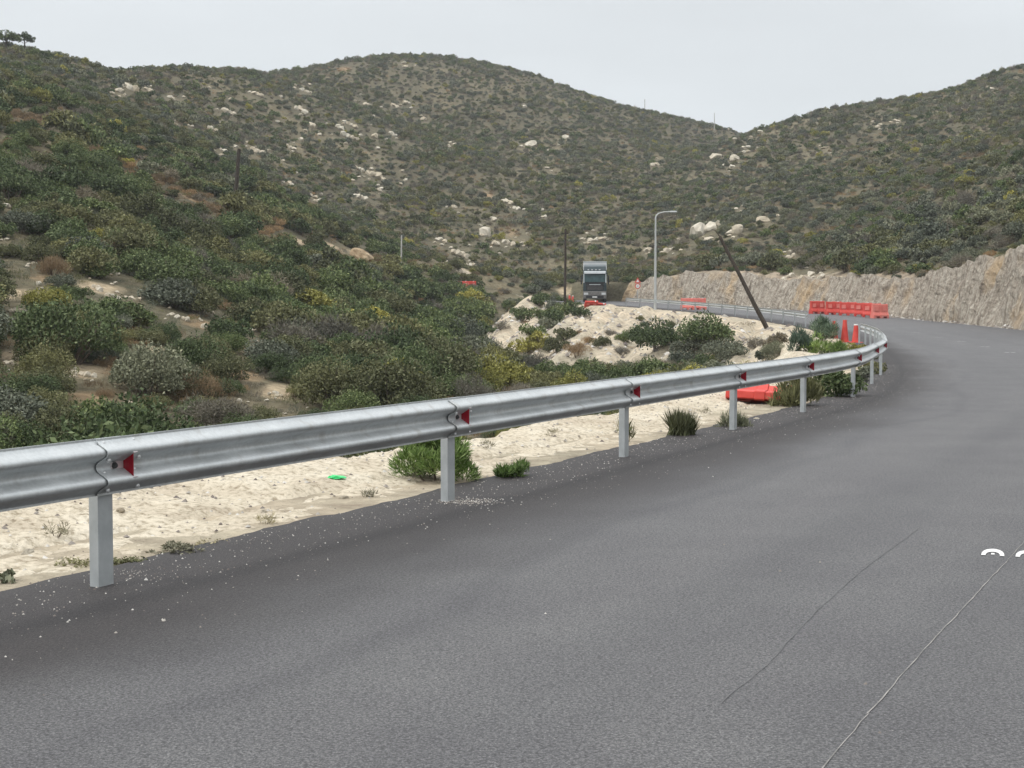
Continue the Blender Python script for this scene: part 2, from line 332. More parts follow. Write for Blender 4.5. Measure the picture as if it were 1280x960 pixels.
for c in [(-500, -20, 160), (0, 60, 235), (60, 84, 260), (145, 92, 290), (200, 95, 315), (250, 96, 335), (300, 94, 350), (350, 90, 370), (390, 88, 395), (430, 90, 420), (520, 78, 440), (650, 93, 440), (740, 121, 440), (860, 158, 440), (920, 167, 460), (960, 160, 350), (1050, 139, 330), (1150, 124, 320), (1215, 104, 330), (1280, 82, 340), (1450, 60, 300)]:
    p = at(*c); k = .18 * 60
    for dd, dr in ((60, 10), (170, 34)):
        pts.append(np.array([p[0] * (c[2] + dd) / c[2], c[2] + dd, p[2] - dr]))
# valley behind the near rail and the ground round the camera
for x, y, z in [(-20, 8, -3), (-14, 22, -3.4), (-25, -15, -3), (-6, 32, -3.2), (1, 42, -3.0), (5, 52, -2.8), (6, 66, -2.6), (4, 85, -3.4), (-2, 100, -4.2), (-4, 120, -3.8), (-3, 140, -2.0), (4, 105, -4.2), (3, 125, -4), (8, 100, -4),
                (22, 0, 3.5), (28, 20, 4.5), (30, 40, 5), (34, 60, 5.5), (30, -25, 4), (45, 0, 9), (-45, 0, -2), (-45, 30, 1), (-45, -40, -4)]:
    pts.append(np.array([x, y, z]))
pts = np.array(pts)
cK = 14.0
def kern(r2): return np.sqrt(r2 + cK * cK)
A = kern((pts[:, None, 0] - pts[None, :, 0]) ** 2 + (pts[:, None, 1] - pts[None, :, 1]) ** 2)
n_ = len(pts); Pm = np.c_[np.ones(n_), pts[:, 0], pts[:, 1]]
big = np.block([[A - np.eye(n_) * .8, Pm], [Pm.T, np.zeros((3, 3))]])
sol = np.linalg.solve(big, np.r_[pts[:, 2], 0, 0, 0]); Wt, Cf = sol[:n_], sol[n_:]
def rbf(x, y):
    x = np.asarray(x, float).ravel(); y = np.asarray(y, float).ravel(); r = np.empty_like(x)
    for a in range(0, len(x), 10000):
        xa, ya = x[a:a + 10000, None], y[a:a + 10000, None]
        r[a:a + 10000] = kern((xa - pts[:, 0]) ** 2 + (ya - pts[:, 1]) ** 2) @ Wt + Cf[0] + Cf[1] * xa[:, 0] + Cf[2] * ya[:, 0]
    return r
# spoil ridges: crest lines at absolute heights  (px,py,Y)->(px,py,Y), side slope
RIDGE = [((702, 380, 138), (628, 440, 110), .9, .5), ((742, 384, 133), (670, 440, 108), .95, .5), ((764, 376, 130), (697, 434, 106), 1.0, .7), ((805, 378, 126), (752, 440, 98), 1.0, .7), ((784, 384, 122), (735, 430, 102), 1.0, .4), ((722, 388, 130), (655, 434, 112), .95, .6), ((662, 367, 144), (618, 430, 118), .95, .6), ((690, 376, 138), (640, 425, 116), .95, .5), ((838, 386, 120), (800, 440, 94), .95, .5), ((745, 400, 118), (700, 440, 102), .95, .4),
         ((972, 401, 80), (905, 458, 61), .8, .7), ((1003, 412, 72), (948, 462, 56), .8, .5), ((990, 404, 77), (930, 450, 62), .8, .35), ((905, 392, 104), (860, 424, 86), .85, .4), ((870, 388, 112), (835, 425, 94), .85, .4), ((940, 396, 93), (890, 422, 80), .85, .4)]
def ridge_h(x, y):
    H = np.full(x.shape, -99.0)
    for (a, b, sl, rd) in RIDGE:
        A3, B3 = at(*a), at(*b); ab = B3[:2] - A3[:2]; L = np.linalg.norm(ab)
        t = np.clip(((x - A3[0]) * ab[0] + (y - A3[1]) * ab[1]) / L ** 2, 0, 1)
        d = np.hypot(x - A3[0] - t * ab[0], y - A3[1] - t * ab[1])
        h = A3[2] + (B3[2] - A3[2]) * t - sl * (np.sqrt(d * d + rd * rd) - rd * .6) + .30 * fbm(x * .8, y * .8, 5, .62) + .12 * (np.abs(fbm(x * 1.1 + 9, y * .5, 3)) * 2 - .6)
        H = np.maximum(H, h)
    return H
def height(x, y):
    x = np.asarray(x, float).ravel(); y = np.asarray(y, float).ravel()
    R = rbf(x, y); dist = np.hypot(x, y)
    R = R + fbm(x / 24, y / 24, 5) * np.clip(dist / 160, .15, 1.0) + fbm(x / 5, y / 5, 3) * .25
    ff = sstep(650, 1100, dist) ; R = R * (1 - ff) + (-25) * ff
    bb = sstep(60, 200, -y + np.maximum(0, np.abs(x) - 260)); R = R * (1 - bb) + (-6) * bb
    D, S = lateral(x, y); E = np.interp(S, PS, ELV)
    dl = -D
    slope = np.interp(S, [0, 90, 130, 170, 260], [.6, .6, .95, .95, .6])
    vn = fbm(x * .8, y * .8, 4)
    edge = 2.3 + .6 * fbm(S / 4, S * 0 + 3.3, 2)
    fill = E - .02 - slope * np.maximum(0, dl - edge) + .1 * vn * sstep(1, 2.5, dl)
    left = np.maximum(R, fill)
    left = np.minimum(left, E - .02 + np.maximum(0, dl - 1.6) * .9)
    left = np.maximum(left, np.where(dl > 1.2, ridge_h(x, y), -99))
    rt = np.where(D < WID + 1.3, E - .15, np.maximum(R, E - .15) * sstep(WID + 1.2, WID + 2.2, D) + (E - .15) * (1 - sstep(WID + 1.2, WID + 2.2, D)))
    H = np.where(D < -.3, left, rt)
    H = np.where((D >= -.3) & (D < 1), E - .15, H)
    e0 = sstep(PS[-1] - 15, PS[-1] - 5, S); H = H * (1 - e0) + np.where(D < WID + 3, np.maximum(R, H), R) * e0; e1 = S > PS[-1] - .3; H = np.where(e1, R, H)
    H = np.where((S < 1) & (np.abs(D) > 14), R, H)
    return H, D, S, R, fill
gx = np.unique(np.r_[-3000, -1500, -900, -600, -420, np.arange(-300, -60, 3.2), np.arange(-60, -9, .75), np.arange(-9, 22, .36), np.arange(22, 48, .75), np.arange(48, 300, 3.2), 420, 600, 900, 1500, 3000].round(3))
gy = np.unique(np.r_[-2500, -1200, -600, -300, -150, -80, np.arange(-50, 0, 4), np.arange(0, 50, .75), np.arange(50, 150, .42), np.arange(150, 215, .75), np.arange(215, 640, 3.0), 700, 800, 1000, 1500, 3000, 5500].round(3))
GX, GY = np.meshgrid(gx, gy)
HH, DD, SS, RR, FF = height(GX, GY)
Hg = HH.reshape(GX.shape)
def hgt(x, y):
    x = np.atleast_1d(np.asarray(x, float)); y = np.atleast_1d(np.asarray(y, float))
    i = np.clip(np.searchsorted(gx, x) - 1, 0, len(gx) - 2); j = np.clip(np.searchsorted(gy, y) - 1, 0, len(gy) - 2)
    fx = (x - gx[i]) / (gx[i + 1] - gx[i]); fy = (y - gy[j]) / (gy[j + 1] - gy[j])
    return (Hg[j, i] * (1 - fx) + Hg[j, i + 1] * fx) * (1 - fy) + (Hg[j + 1, i] * (1 - fx) + Hg[j + 1, i + 1] * fx) * fy
def h1(x, y): return float(hgt(x, y)[0])
YS = np.r_[np.arange(12, 220, .5), np.arange(220, 640, 1.5)]
def hit(px, py, ymin=12):
    a, b = ray(px, py); h = hgt(a * YS, YS); z = CAMH + b * YS
    w = np.where((h >= z) & (YS >= ymin))[0]
    if len(w) == 0: return None
    k = w[0]; Y = YS[k]; return np.array([a * Y, Y, h[k]])
def visible(x, y, z):       # is the point seen over the terrain (coarse)
    t = np.linspace(.1, .985, 60)[:, None]; X = x * t; Y = y * t; Z = CAMH + (z - CAMH) * t
    return np.all(hgt(X.ravel(), Y.ravel()).reshape(X.shape) < Z + .2, axis=0)

# bare ochre / dry patches along the spur and sandy places, found on the terrain from where they are
PATCH = []; PPX = []
for px, py, r, ty in [(20, 146, 26, 'dry'), (55, 152, 22, 'dry'), (120, 188, 14, 'dry'), (165, 208, 26, 'dry'), (215, 232, 24, 'dry'), (245, 250, 30, 'dry'), (270, 264, 22, 'dry'), (335, 292, 28, 'dry'), (375, 302, 24, 'sand'), (415, 308, 18, 'sand'), (452, 322, 24, 'sand'), (155, 318, 14, 'dry'),
                      (105, 462, 30, 'sand'), (30, 450, 24, 'sand'), (128, 362, 22, 'sand'), (10, 368, 16, 'sand'), (350, 492, 18, 'sand'), (255, 405, 16, 'dry'), (60, 430, 26, 'dry'), (170, 470, 24, 'dry'), (300, 470, 24, 'dry'), (240, 500, 20, 'dry'),
                      (620, 430, 14, 'sand'), (705, 366, 10, 'sand'), (640, 290, 14, 'dry'), (610, 245, 12, 'dry'), (430, 88, 14, 'dry'), (1270, 92, 14, 'dry'), (30, 505, 26, 'dry'), (110, 500, 26, 'dry'), (200, 440, 22, 'sand'), (290, 430, 16, 'sand'), (60, 350, 14, 'dry'), (230, 360, 14, 'dry'), (700, 425, 22, 'dry'), (740, 440, 20, 'dry')]:
    p = hit(px, py)
    if p is not None: PATCH.append((p[0], p[1], max(1.0, r * (.55 if ty == 'sand' and py > 340 else .8) * p[1] / F), ty, p[1])); PPX.append((px, py, r, p[1], ty))
def patch_val(x, y, ty):
    v = np.zeros(np.shape(x))
    for (a, b, r, t, Y) in PATCH:
        if t == ty: v = np.maximum(v, 1 - np.sqrt(((x - a) / r) ** 2 + ((y - b) / (r * 2.0)) ** 2) + .35 * fbm(x / 2.0, y / 2.0, 3))
    return v

# terrain mesh
xs, ys = GX.ravel(), GY.ravel(); ok = np.abs(DD) < 60
soil = np.tile(np.array([.152, .142, .102]), (len(xs), 1))
nz = fbm(xs / 9, ys / 9, 4)[:, None]; soil = soil * (1 + .3 * nz) + np.array([.05, .035, .02]) * np.clip(nz, 0, 1)
dry = sstep(.1, .5, patch_val(xs, ys, 'dry'))[:, None]; soil = soil * (1 - dry) + np.array([.31, .235, .155]) * dry
snd = sstep(.1, .45, patch_val(xs, ys, 'sand'))[:, None]; soil = soil * (1 - snd) + np.array([.50, .42, .31]) * snd
rd_h = ridge_h(xs, ys); sandm = ((DD < -.3) & (DD > -60) & (SS > 2) & (SS < PS[-1] - 3)).astype(float)
ex = np.maximum(FF - RR, rd_h - RR)
near_sand = np.where(-DD < 2.6 + .8 * fbm(xs / 1.3, ys / 1.3, 3), 1.0, 0.0)
far_sand = sstep(.05, .4, ex) * sstep(95, 110, SS) * sstep(-.25, .1, fbm(xs / 3, ys / 3, 3) + .15)
rsand = np.where(rd_h > np.maximum(FF, RR) - .05, 1.0, 0.0)
sm = (sandm * np.clip(np.maximum(np.maximum(near_sand, far_sand), rsand), 0, 1))[:, None]
sandc = np.array([.56, .505, .415]) * (1 + .22 * fbm(xs / 1.5, ys / 1.5, 3))[:, None]
soil = soil * (1 - sm) + sandc * sm; soil = np.clip(soil, .02, .8)
shoulder = ((DD > WID - 1) & (DD < WID + 4) & ok & (SS < s_of((3, 165))))[:, None]; soil = np.where(shoulder, np.array([.38, .33, .27]), soil)
nx, ny = len(gx), len(gy)
idx = np.arange(nx * ny).reshape(ny, nx)
quads = np.c_[idx[:-1, :-1].ravel(), idx[:-1, 1:].ravel(), idx[1:, 1:].ravel(), idx[1:, :-1].ravel()]
def gridmesh(name, co, quads, material, smooth=True):
    me = bpy.data.meshes.new(name); me.vertices.add(len(co)); me.vertices.foreach_set('co', np.asarray(co, np.float32).ravel())
    me.loops.add(len(quads) * 4); me.loops.foreach_set('vertex_index', quads.ravel().astype(np.int32))
    me.polygons.add(len(quads)); me.polygons.foreach_set('loop_start', np.arange(0, len(quads) * 4, 4, dtype=np.int32))
    me.polygons.foreach_set('use_smooth', np.ones(len(quads), bool) if smooth else np.zeros(len(quads), bool))
    me.update(calc_edges=True); me.validate(); me.materials.append(material); return me
me = gridmesh('hillside_terrain', np.c_[xs, ys, HH], quads, M['soil'])
ca = me.color_attributes.new('soil', 'FLOAT_COLOR', 'POINT'); ca.data.foreach_set('color', np.c_[soil, np.ones(len(soil))].astype(np.float32).ravel())
tag(link('hillside_terrain', me), kind='structure')

# ------------------------------------------------------------------ road sheet
ss = np.r_[np.arange(2, 26, .5), np.arange(26, 90, .09), np.arange(90, 150, .5), np.arange(150, PS[-1] - 7, 1)]
dd = np.r_[-.46, -.45, np.linspace(-.2, WID + .35, 26)]
co = []; uv = []
for s in ss:
    for j, d in enumerate(dd):
        dj = d
        if j < 2: dj = -.45 - .09 * float(fbm(np.array([s * 1.3]), np.array([2.2]), 3)[0]) - .05 * float(fbm(np.array([s * 5]), np.array([7.2]), 3, .8)[0])
        x, y, e = right(s, dj); co.append((x, y, e - (.13 if j == 0 else 0))); uv.append((dj, s))
co = np.array(co); uv = np.array(uv); nd = len(dd); ii = np.arange(len(ss) * nd).reshape(len(ss), nd)
q = np.c_[ii[:-1, :-1].ravel(), ii[:-1, 1:].ravel(), ii[1:, 1:].ravel(), ii[1:, :-1].ravel()]
me = gridmesh('road', co, q, M['asphalt']); ul = me.uv_layers.new(name='UVMap'); vi = np.zeros(len(me.loops), np.int32); me.loops.foreach_get('vertex_index', vi); ul.data.foreach_set('uv', uv[vi].astype(np.float32).ravel())
tag(link('road', me), kind='structure')

# sandy verge, fine relief, lies over the coarse terrain and tucks under the asphalt edge
ss = np.arange(max(2, s_of(near_posts[0]) - 16), s_of((14.15, 61.8)) + 12, .09); dv = np.r_[-.5, np.arange(.32, 3.4, .075)]
S2, D2 = np.meshgrid(ss, dv, indexing='ij')
X2 = np.interp(S2, PS, PX) - np.interp(S2, PS, TY) * D2; Y2 = np.interp(S2, PS, PY) + np.interp(S2, PS, TX) * D2; E2 = np.interp(S2, PS, ELV)
base = np.maximum(hgt(X2.ravel(), Y2.ravel()).reshape(X2.shape), -9)
rel = .06 * fbm(X2 * 1.1, Y2 * 1.1, 5, .6) + .028 * fbm(X2 * 5, Y2 * 5, 4, .7) - .05 * sstep(.12, .0, np.abs(D2 - 1.25 - .15 * fbm(S2 / 3, S2 * 0, 2))) + .10 * sstep(1.2, 2.3, D2) * (.5 + fbm(X2 * .7, Y2 * .7, 4, .6)) + .05 * sstep(.9, 2.5, D2)
rel += .012 * np.maximum(0, fbm(X2 * 22, Y2 * 22, 2) - .25) * 4
Z2 = np.where(D2 < .8, E2 - .035, 0) + np.where(D2 >= .8, np.maximum(base, E2 - .9) , 0)
bl = sstep(.6, 1.6, D2); Z2 = (E2 - .035) * (1 - bl) + np.maximum(base + .03, E2 - 3) * bl + rel * sstep(.35, .8, D2)
Z2 = np.where(D2 > 3.2, Z2 - .25, Z2)
Z2[:, 0] = E2[:, 0] - .2
ii = np.arange(S2.size).reshape(S2.shape); q = np.c_[ii[:-1, :-1].ravel(), ii[1:, :-1].ravel(), ii[1:, 1:].ravel(), ii[:-1, 1:].ravel()]
tag(link('sandy_verge', gridmesh('sandy_verge', np.c_[X2.ravel(), Y2.ravel(), Z2.ravel()], q, M['sand'])), kind='structure')
def vh(x, y):
    """ground height anywhere outside the road, verge relief included"""
    D, S = lateral([x], [y]); d = -D[0]
    if .4 < d < 3.1 and ss[0] < S[0] < ss[-1]:
        i = int(np.clip((S[0] - ss[0]) / .09, 0, len(ss) - 1)); j = int(np.argmin(np.abs(dv - d))); return float(Z2[i, j])
    return h1(x, y)

# ------------------------------------------------------------------ rock cutting beside the road
sw = np.arange(30, s_of((2.5, 166)), .3); rows = 22; co = []; uv = []
SWX = np.array([right(s, WID + 1.9)[:2] for s in sw]); topz = hgt(np.array([right(s, WID + 3.0)[0] for s in sw]), np.array([right(s, WID + 3.0)[1] for s in sw]))
for i, s in enumerate(sw):
    e = right(s, 0)[2]; tz = max(topz[i], e + .5) + .55 * float(fbm(np.array([s * .5]), np.array([5.0]), 4, .6)[0]) - .15 + .35 * max(0, float(vnoise(s * 1.7, 3.3)) - .45)
    for r in range(rows + 2):
        t = min(r / rows, 1)
        z = e - .2 + (tz - e + .2) * t
        nn = float(fbm(np.array([(s + z * .35) * 1.5]), np.array([z * .3 + 40]), 4, .62)[0]); n2 = float(fbm(np.array([s * .35]), np.array([z * .4]), 3)[0]); n3 = float(fbm(np.array([s * 3.1]), np.array([z * 2.2]), 3, .6)[0])
        off = WID + .5 + t * 1.15 + .38 * nn * (.25 + .75 * math.sin(PI * min(t * 1.05, 1)) ** .5) + .35 * n2 + .16 * n3
        if r == rows + 1: off = WID + 4.2; z = tz - .9
        x, y, _ = right(s, off); co.append((x, y, z)); uv.append((s, z))
co = np.array(co); uv = np.array(uv); rr = rows + 2; ii = np.arange(len(sw) * rr).reshape(len(sw), rr)
q = np.c_[ii[:-1, :-1].ravel(), ii[1:, :-1].ravel(), ii[1:, 1:].ravel(), ii[:-1, 1:].ravel()]
me = gridmesh('rock_cutting', co, q, M['cut'], smooth=False); ul = me.uv_layers.new(name='UVMap'); vi = np.zeros(len(me.loops), np.int32); me.loops.foreach_get('vertex_index', vi); ul.data.foreach_set('uv', uv[vi].astype(np.float32).ravel())
tag(link('rock_cutting', me), kind='structure')

# ------------------------------------------------------------------ guard rails
def wprofile():
    h = [(0, .006), (.012, .004), (.030, .022), (.046, .052), (.056, .070), (.066, .079), (.078, .081), (.090, .077), (.100, .066), (.112, .043), (.124, .020), (.134, .007), (.145, .001)]
    return h + [(.155, 0)] + [(.31 - z, d) for z, d in h[::-1]]
PROF = wprofile()
def panel_mesh(s0, s1, o0, o1, top=.81, step=.4, ref=None, th=.0035):
    n = max(2, int((s1 - s0) / step)); vs = []; fs = []; m = len(PROF); rx, ry, rz = ref
    dn = []
    for i in range(m):
        a = PROF[max(i - 1, 0)]; b = PROF[min(i + 1, m - 1)]; tz, td = b[0] - a[0], b[1] - a[1]; l = math.hypot(tz, td); dn.append((td / l * th, -tz / l * th))
    for k in range(n + 1):
        s = s0 + (s1 - s0) * k / n; off = o0 + (o1 - o0) * k / n; x, y, tx, ty, e = path(s)
        for (z, d) in PROF: vs.append((x + ty * (d + off) - rx, y - tx * (d + off) - ry, e + top - .31 + z - rz))
        for (z, d), (nz_, nd_) in zip(PROF, dn): vs.append((x + ty * (d + off + nd_) - rx, y - tx * (d + off + nd_) - ry, e + top - .31 + z + nz_ - rz))
    M2 = 2 * m
    for k in range(n):
        a = k * M2; b = a + M2
        for i in range(m - 1):
            fs.append((a + i, b + i, b + i + 1, a + i + 1)); fs.append((a + m + i, a + m + i + 1, b + m + i + 1, b + m + i))
        fs.append((a, a + m, b + m, b)); fs.append((a + m - 1, b + m - 1, b + 2 * m - 1, a + 2 * m - 1))
    for a in (0, n * M2):
        for i in range(m - 1): fs.append((a + i, a + i + 1, a + m + i + 1, a + m + i))
    b = MB(); b.v = vs; b.f = fs; return b.mesh('rail_panel', M['galv'], smooth=True)
def c_post():
    # C section, 120 mm web along the road, lips turned in; open side faces away
    w, dpt, t, lip = .06, .062, .005, .02
    poly = [(-w, 0), (w, 0), (w, -dpt), (w - lip, -dpt), (w - lip, -dpt + t), (w - t, -dpt + t), (w - t, -t), (-w + t, -t), (-w + t, -dpt + t), (-w + lip, -dpt + t), (-w + lip, -dpt), (-w, -dpt)]
    return MB().prism(poly, 2, -.25, .745).mesh('post', M['galv2'], bevel=0.0015)
POSTM = c_post()
def plate_mesh():
    # trapezoid lying in the trough of the beam: narrow at the bottom of the trough, wide at the crests; local y = away from beam
    b = MB(); b.prism([(.012, -.02), (.082, -.062), (.082, .062), (.012, .02)], 0, -.002, .002); return b.mesh('red_plate', M['reflred'], bevel=.0008)
def rim_mesh():
    b = MB()
    for a, c in (((.008, -.024), (.086, -.070)), ((.008, .024), (.086, .070))):
        v = Vector((0, c[0] - a[0], c[1] - a[1])); n = Vector((0, -v.z, v.y)).normalized() * .0025
        q = [Vector((0, a[0], a[1])) + n, Vector((0, c[0], c[1])) + n, Vector((0, c[0], c[1])) - n, Vector((0, a[0], a[1])) - n]
        b.add([(-.002, p.y, p.z) for p in q] + [(.030, p.y, p.z) for p in q], [(0, 1, 2, 3), (7, 6, 5, 4), (0, 4, 5, 1), (1, 5, 6, 2), (2, 6, 7, 3), (3, 7, 4, 0)])
    b.box(-.10, .006, .004, .010, -.022, .022)
    return b.mesh('bracket', M['bracket'], bevel=.0006)
def bolt_mesh(m, r=.015, h=.012):
    b = MB(); n = 10; v = []; 
    for (rr_, y) in ((r, 0), (r * .95, h * .4), (r * .6, h * .85)):
        v += [(rr_ * math.cos(2 * PI * k / n), y, rr_ * math.sin(2 * PI * k / n)) for k in range(n)]
    v.append((0, h, 0)); f = [(i * n + k, i * n + (k + 1) % n, (i + 1) * n + (k + 1) % n, (i + 1) * n + k) for i in range(2) for k in range(n)] + [(2 * n + k, 2 * n + (k + 1) % n, 3 * n) for k in range(n)]
    return b.add(v, f).mesh('bolt', m, smooth=True)
PLATE, RIM, BOLT, DBOLT = plate_mesh(), rim_mesh(), bolt_mesh(M['bolt']), bolt_mesh(M['darkbolt'], .019, .022)
def rail(label, posts_s, ext0, ext1, detail):
    x0, y0, _, _, e0 = path(posts_s[0]); root = empty('guardrail', label, 'guardrail', (x0, y0, e0)); ref = (x0, y0, e0)
    ps = ([posts_s[0] - ext0] if ext0 else []) + list(posts_s) + ([posts_s[-1] + ext1] if ext1 else [])
    for i in range(len(ps) - 1):
        link('rail_panel', panel_mesh(ps[i] - .09, ps[i + 1] + .12, .015, 0, ref=ref), root)
    for i, s in enumerate(posts_s):
        x, y, tx, ty, e = path(s); rz = math.atan2(ty, tx)
        link('post', POSTM, root, (x - ty * .006 - x0, y + tx * .006 - y0, e - e0), (0, 0, rz + PI))
        root.children
        if detail:
            # frames: local x along the rail, local y towards the road
            def place(nm, me_, ds, d, z, par=root, ang=0):
                xx, yy, t1, t2, ee = path(s + ds); o = link(nm, me_, par, (xx + t2 * d - x0, yy - t1 * d - y0, ee + z - e0), (0, 0, math.atan2(t2, t1) ))
                o.scale = (1, -1, 1); return o
            r = place('reflector', RIM, .12, .010, .655); link('red_plate', PLATE, r, (0, 0, 0))
            link('mounting_bolt', DBOLT, r, (-.075, .010, 0))
            if i < 6:
                for ds in (-.045, .20):
                    for z in (.51 + .029, .51 + .119, .51 + .191, .51 + .281):
                        d = float(np.interp(z - .5, [p[0] for p in PROF], [p[1] for p in PROF])) + .012
                        place('splice_bolt', BOLT, ds, d, z - .01 + .0)
    return root
for o_ in (): pass
sp = [s_fine(p) for p in near_posts] + [s_fine(p) for p in rest]
near_rail = rail('galvanised steel guardrail with red reflectors curving along the near asphalt edge', sp, sp[1] - sp[0], 0, True)
sf0 = s_fine((17.02, 88)); sf1 = s_fine((9.9, 147))
far_rail = rail('distant galvanised guardrail on the far road behind the leaning pole and the lamp post', list(np.arange(sf0, sf1, 4.0)), 0, 0, False)

# ------------------------------------------------------------------ painted marks
sc0 = s_fine(right(s_of((3, 9.4)), 0)[:2])
def marks():
    # the double horseshoe pre-marks of the centre line
    b = MB(); n = 10
    for cx in (-.10, .10):
        o, i_ = [], []
        for k in range(n + 1):
            a = PI * k / n; o.append((cx + .068 * math.cos(a), -.13 + .27 * math.sin(a) ** .8)); i_.append((cx + .042 * math.cos(a), -.13 + .15 * math.sin(a) ** .8))
        v = [(x, y, 0) for x, y in o + i_]; b.add(v, [(k, k + 1, n + 1 + k + 1, n + 1 + k) for k in range(n)])
        b.add([(cx - .010, -.09, 0), (cx + .010, -.09, 0), (cx + .010, -.03, 0), (cx - .010, -.03, 0)], [(0, 1, 2, 3)])
    return b.mesh('paint_mark', M['whitepaint'])
MK = marks(); p0 = ground(1261, 692); D0, S0 = lateral([p0[0]], [p0[1]])
for k in range(16):
    s = S0[0] + 7.0 * k; x, y, e = right(s, D0[0] + (0 if k == 0 else .05)); _, _, tx, ty, _ = path(s)
    o = link('paint_mark', MK, None, (x, y, e + .004), (0, 0, -math.atan2(x, y)))
    tag(o, 'white double horseshoe paint mark nearest the camera at the right edge of the road' if k == 0 else ['second', 'third', 'fourth', 'fifth', 'sixth', 'seventh', 'eighth', 'ninth', 'tenth', 'eleventh', 'twelfth', 'thirteenth', 'fourteenth', 'fifteenth', 'sixteenth'][k - 1] + ' white paint mark along the road centre, counted from the camera', 'road marking', 'white paint marks along the road centre', None)
def strip(name, pts_, w, m, label, gaps=.0, h=.004):
    b = MB(); P_ = [Vector((*p, 0)) for p in pts_]; L = 0
    for a, c in zip(P_[:-1], P_[1:]):
        t = (c - a); n = max(1, int(t.length / .12)); nn = Vector((-t.y, t.x, 0)).normalized()
        for k in range(n + 1):
            u = a + t * k / n; w1 = w * random.uniform(.5, 1.1); j = nn * random.uniform(-.004, .004)
            b.v += [tuple(u + nn * w1 + j), tuple(u - nn * w1 + j)]
            q_ = len(b.v)
            if q_ > 2: b.f.append((q_ - 4, q_ - 3, q_ - 1, q_ - 2))
    o = b.build(name, m); o.location.z = h; return tag(o, label, 'road marking')
strip('chalk_line', [ground(1015, 975), ground(1085, 893), ground(1150, 818), ground(1200, 765), ground(1265, 695), ground(1330, 622)], .0027, M['chalk'], 'thin broken chalk line running up the asphalt at the lower right', 0)
strip('asphalt_seam', [ground(900, 880), ground(960, 830), ground(1020, 765), ground(1075, 715), ground(1150, 660)], .0026, M['crack'], 'faint dark seam in the asphalt left of the chalk line', 0)

# ------------------------------------------------------------------ rocks
def rock_mesh(seed, sub=3):
    r = random.Random(seed); bm = bmesh.new(); bmesh.ops.create_icosphere(bm, subdivisions=sub, radius=.5)
    pl = [(Vector((r.gauss(0, 1), r.gauss(0, 1), r.gauss(0, 1) * .8)).normalized(), r.uniform(.27, .46)) for _ in range(16)]
    ox, oy = r.random() * 99, r.random() * 99
    for v in bm.verts:
        for n, d in pl:
            k = v.co.dot(n) - d
            if k > 0: v.co -= n * k
        c = v.co; w = float(fbm(np.array([c.x * 5 + ox]), np.array([c.y * 5 + c.z * 4 + oy]), 3)[0]); v.co *= 1 + .16 * w
        v.co.z *= .8
    me = bpy.data.meshes.new('boulder'); bm.to_mesh(me); bm.free(); me.materials.append(M['rock']); return me
RM = [rock_mesh(k) for k in range(8)]
RK = [(165,110,38,12),(150,114,14,7),(186,112,16,8),(215,122,12,6),(274,111,9,5),(322,118,20,6),(380,113,14,5),(286,138,20,10),(265,160,16,7),(376,138,22,11),(390,156,13,16),(277,186,14,8),(294,182,10,6),(322,188,22,9),(363,185,18,8),(375,173,8,7),(363,229,13,7),(393,246,20,7),(218,155,9,5),(425,161,12,8),(7,256,18,14),(118,276,10,8),
 (437,169,28,12),(437,156,26,6),(469,170,10,15),(489,166,8,6),(469,218,34,20),(449,212,16,9),(450,246,26,10),(474,236,8,12),(507,225,7,6),(565,179,12,4),(664,178,18,13),(707,171,11,8),(615,273,12,8),(606,288,18,20),(635,250,14,14),(575,315,26,20),(553,302,14,8),(635,304,22,12),(620,306,12,10),(748,301,30,9),(736,305,10,6),(818,206,14,6),(810,311,12,11),(655,134,9,5),(507,84,10,4),(507,127,9,7),(494,132,12,5),(459,130,12,5),(529,148,9,6),(568,258,10,7),(684,210,9,5),(645,262,12,6),(680,272,11,6),(655,305,10,8),(590,330,12,8),
 (880,284,38,24),(897,276,9,16),(922,284,18,24),(912,290,12,10),(954,274,22,13),(885,298,14,6),(895,193,18,16),(918,196,13,18),(932,184,14,7),(915,208,10,7),(1098,157,12,6),(1117,152,12,5),(989,320,14,7),(1005,343,30,22),(1024,346,18,14),(985,345,18,12),(1048,348,18,14),(951,164,9,5),(1240,111,9,4),(1031,185,10,5),(835,312,26,12),(1012,352,20,8),
 (7,366,22,18),(23,390,30,9),(49,354,9,10),(122,360,22,10),(144,373,28,13),(168,375,18,9),(228,399,22,9),(259,409,15,9),(104,466,38,18),(88,470,16,10),(30,449,20,9),(12,455,14,9),(317,434,14,10),(346,493,24,11),(385,501,14,9),(161,503,20,9),(312,412,12,6),(215,392,10,6),(140,340,8,6),(42,330,9,7),(300,500,9,6),(8,300,9,7)]
def where(px, py, Y):
    if px < 420 and Y < 150: return 'the shrubby near slope at the left'
    if px < 430: return 'the upper left hillside'
    if px < 840: return 'the central hill'
    return 'the right hillside'
ROCKS = []; ROCKOB = []; SMALL = []
def rk_put(me_, loc, rot_, sca):
    if sca[0] * F / loc[1] < 8.5: SMALL.append((loc, rot_, sca, RM.index(me_))); return None
    return link('boulder', me_, None, loc, rot_, sca)
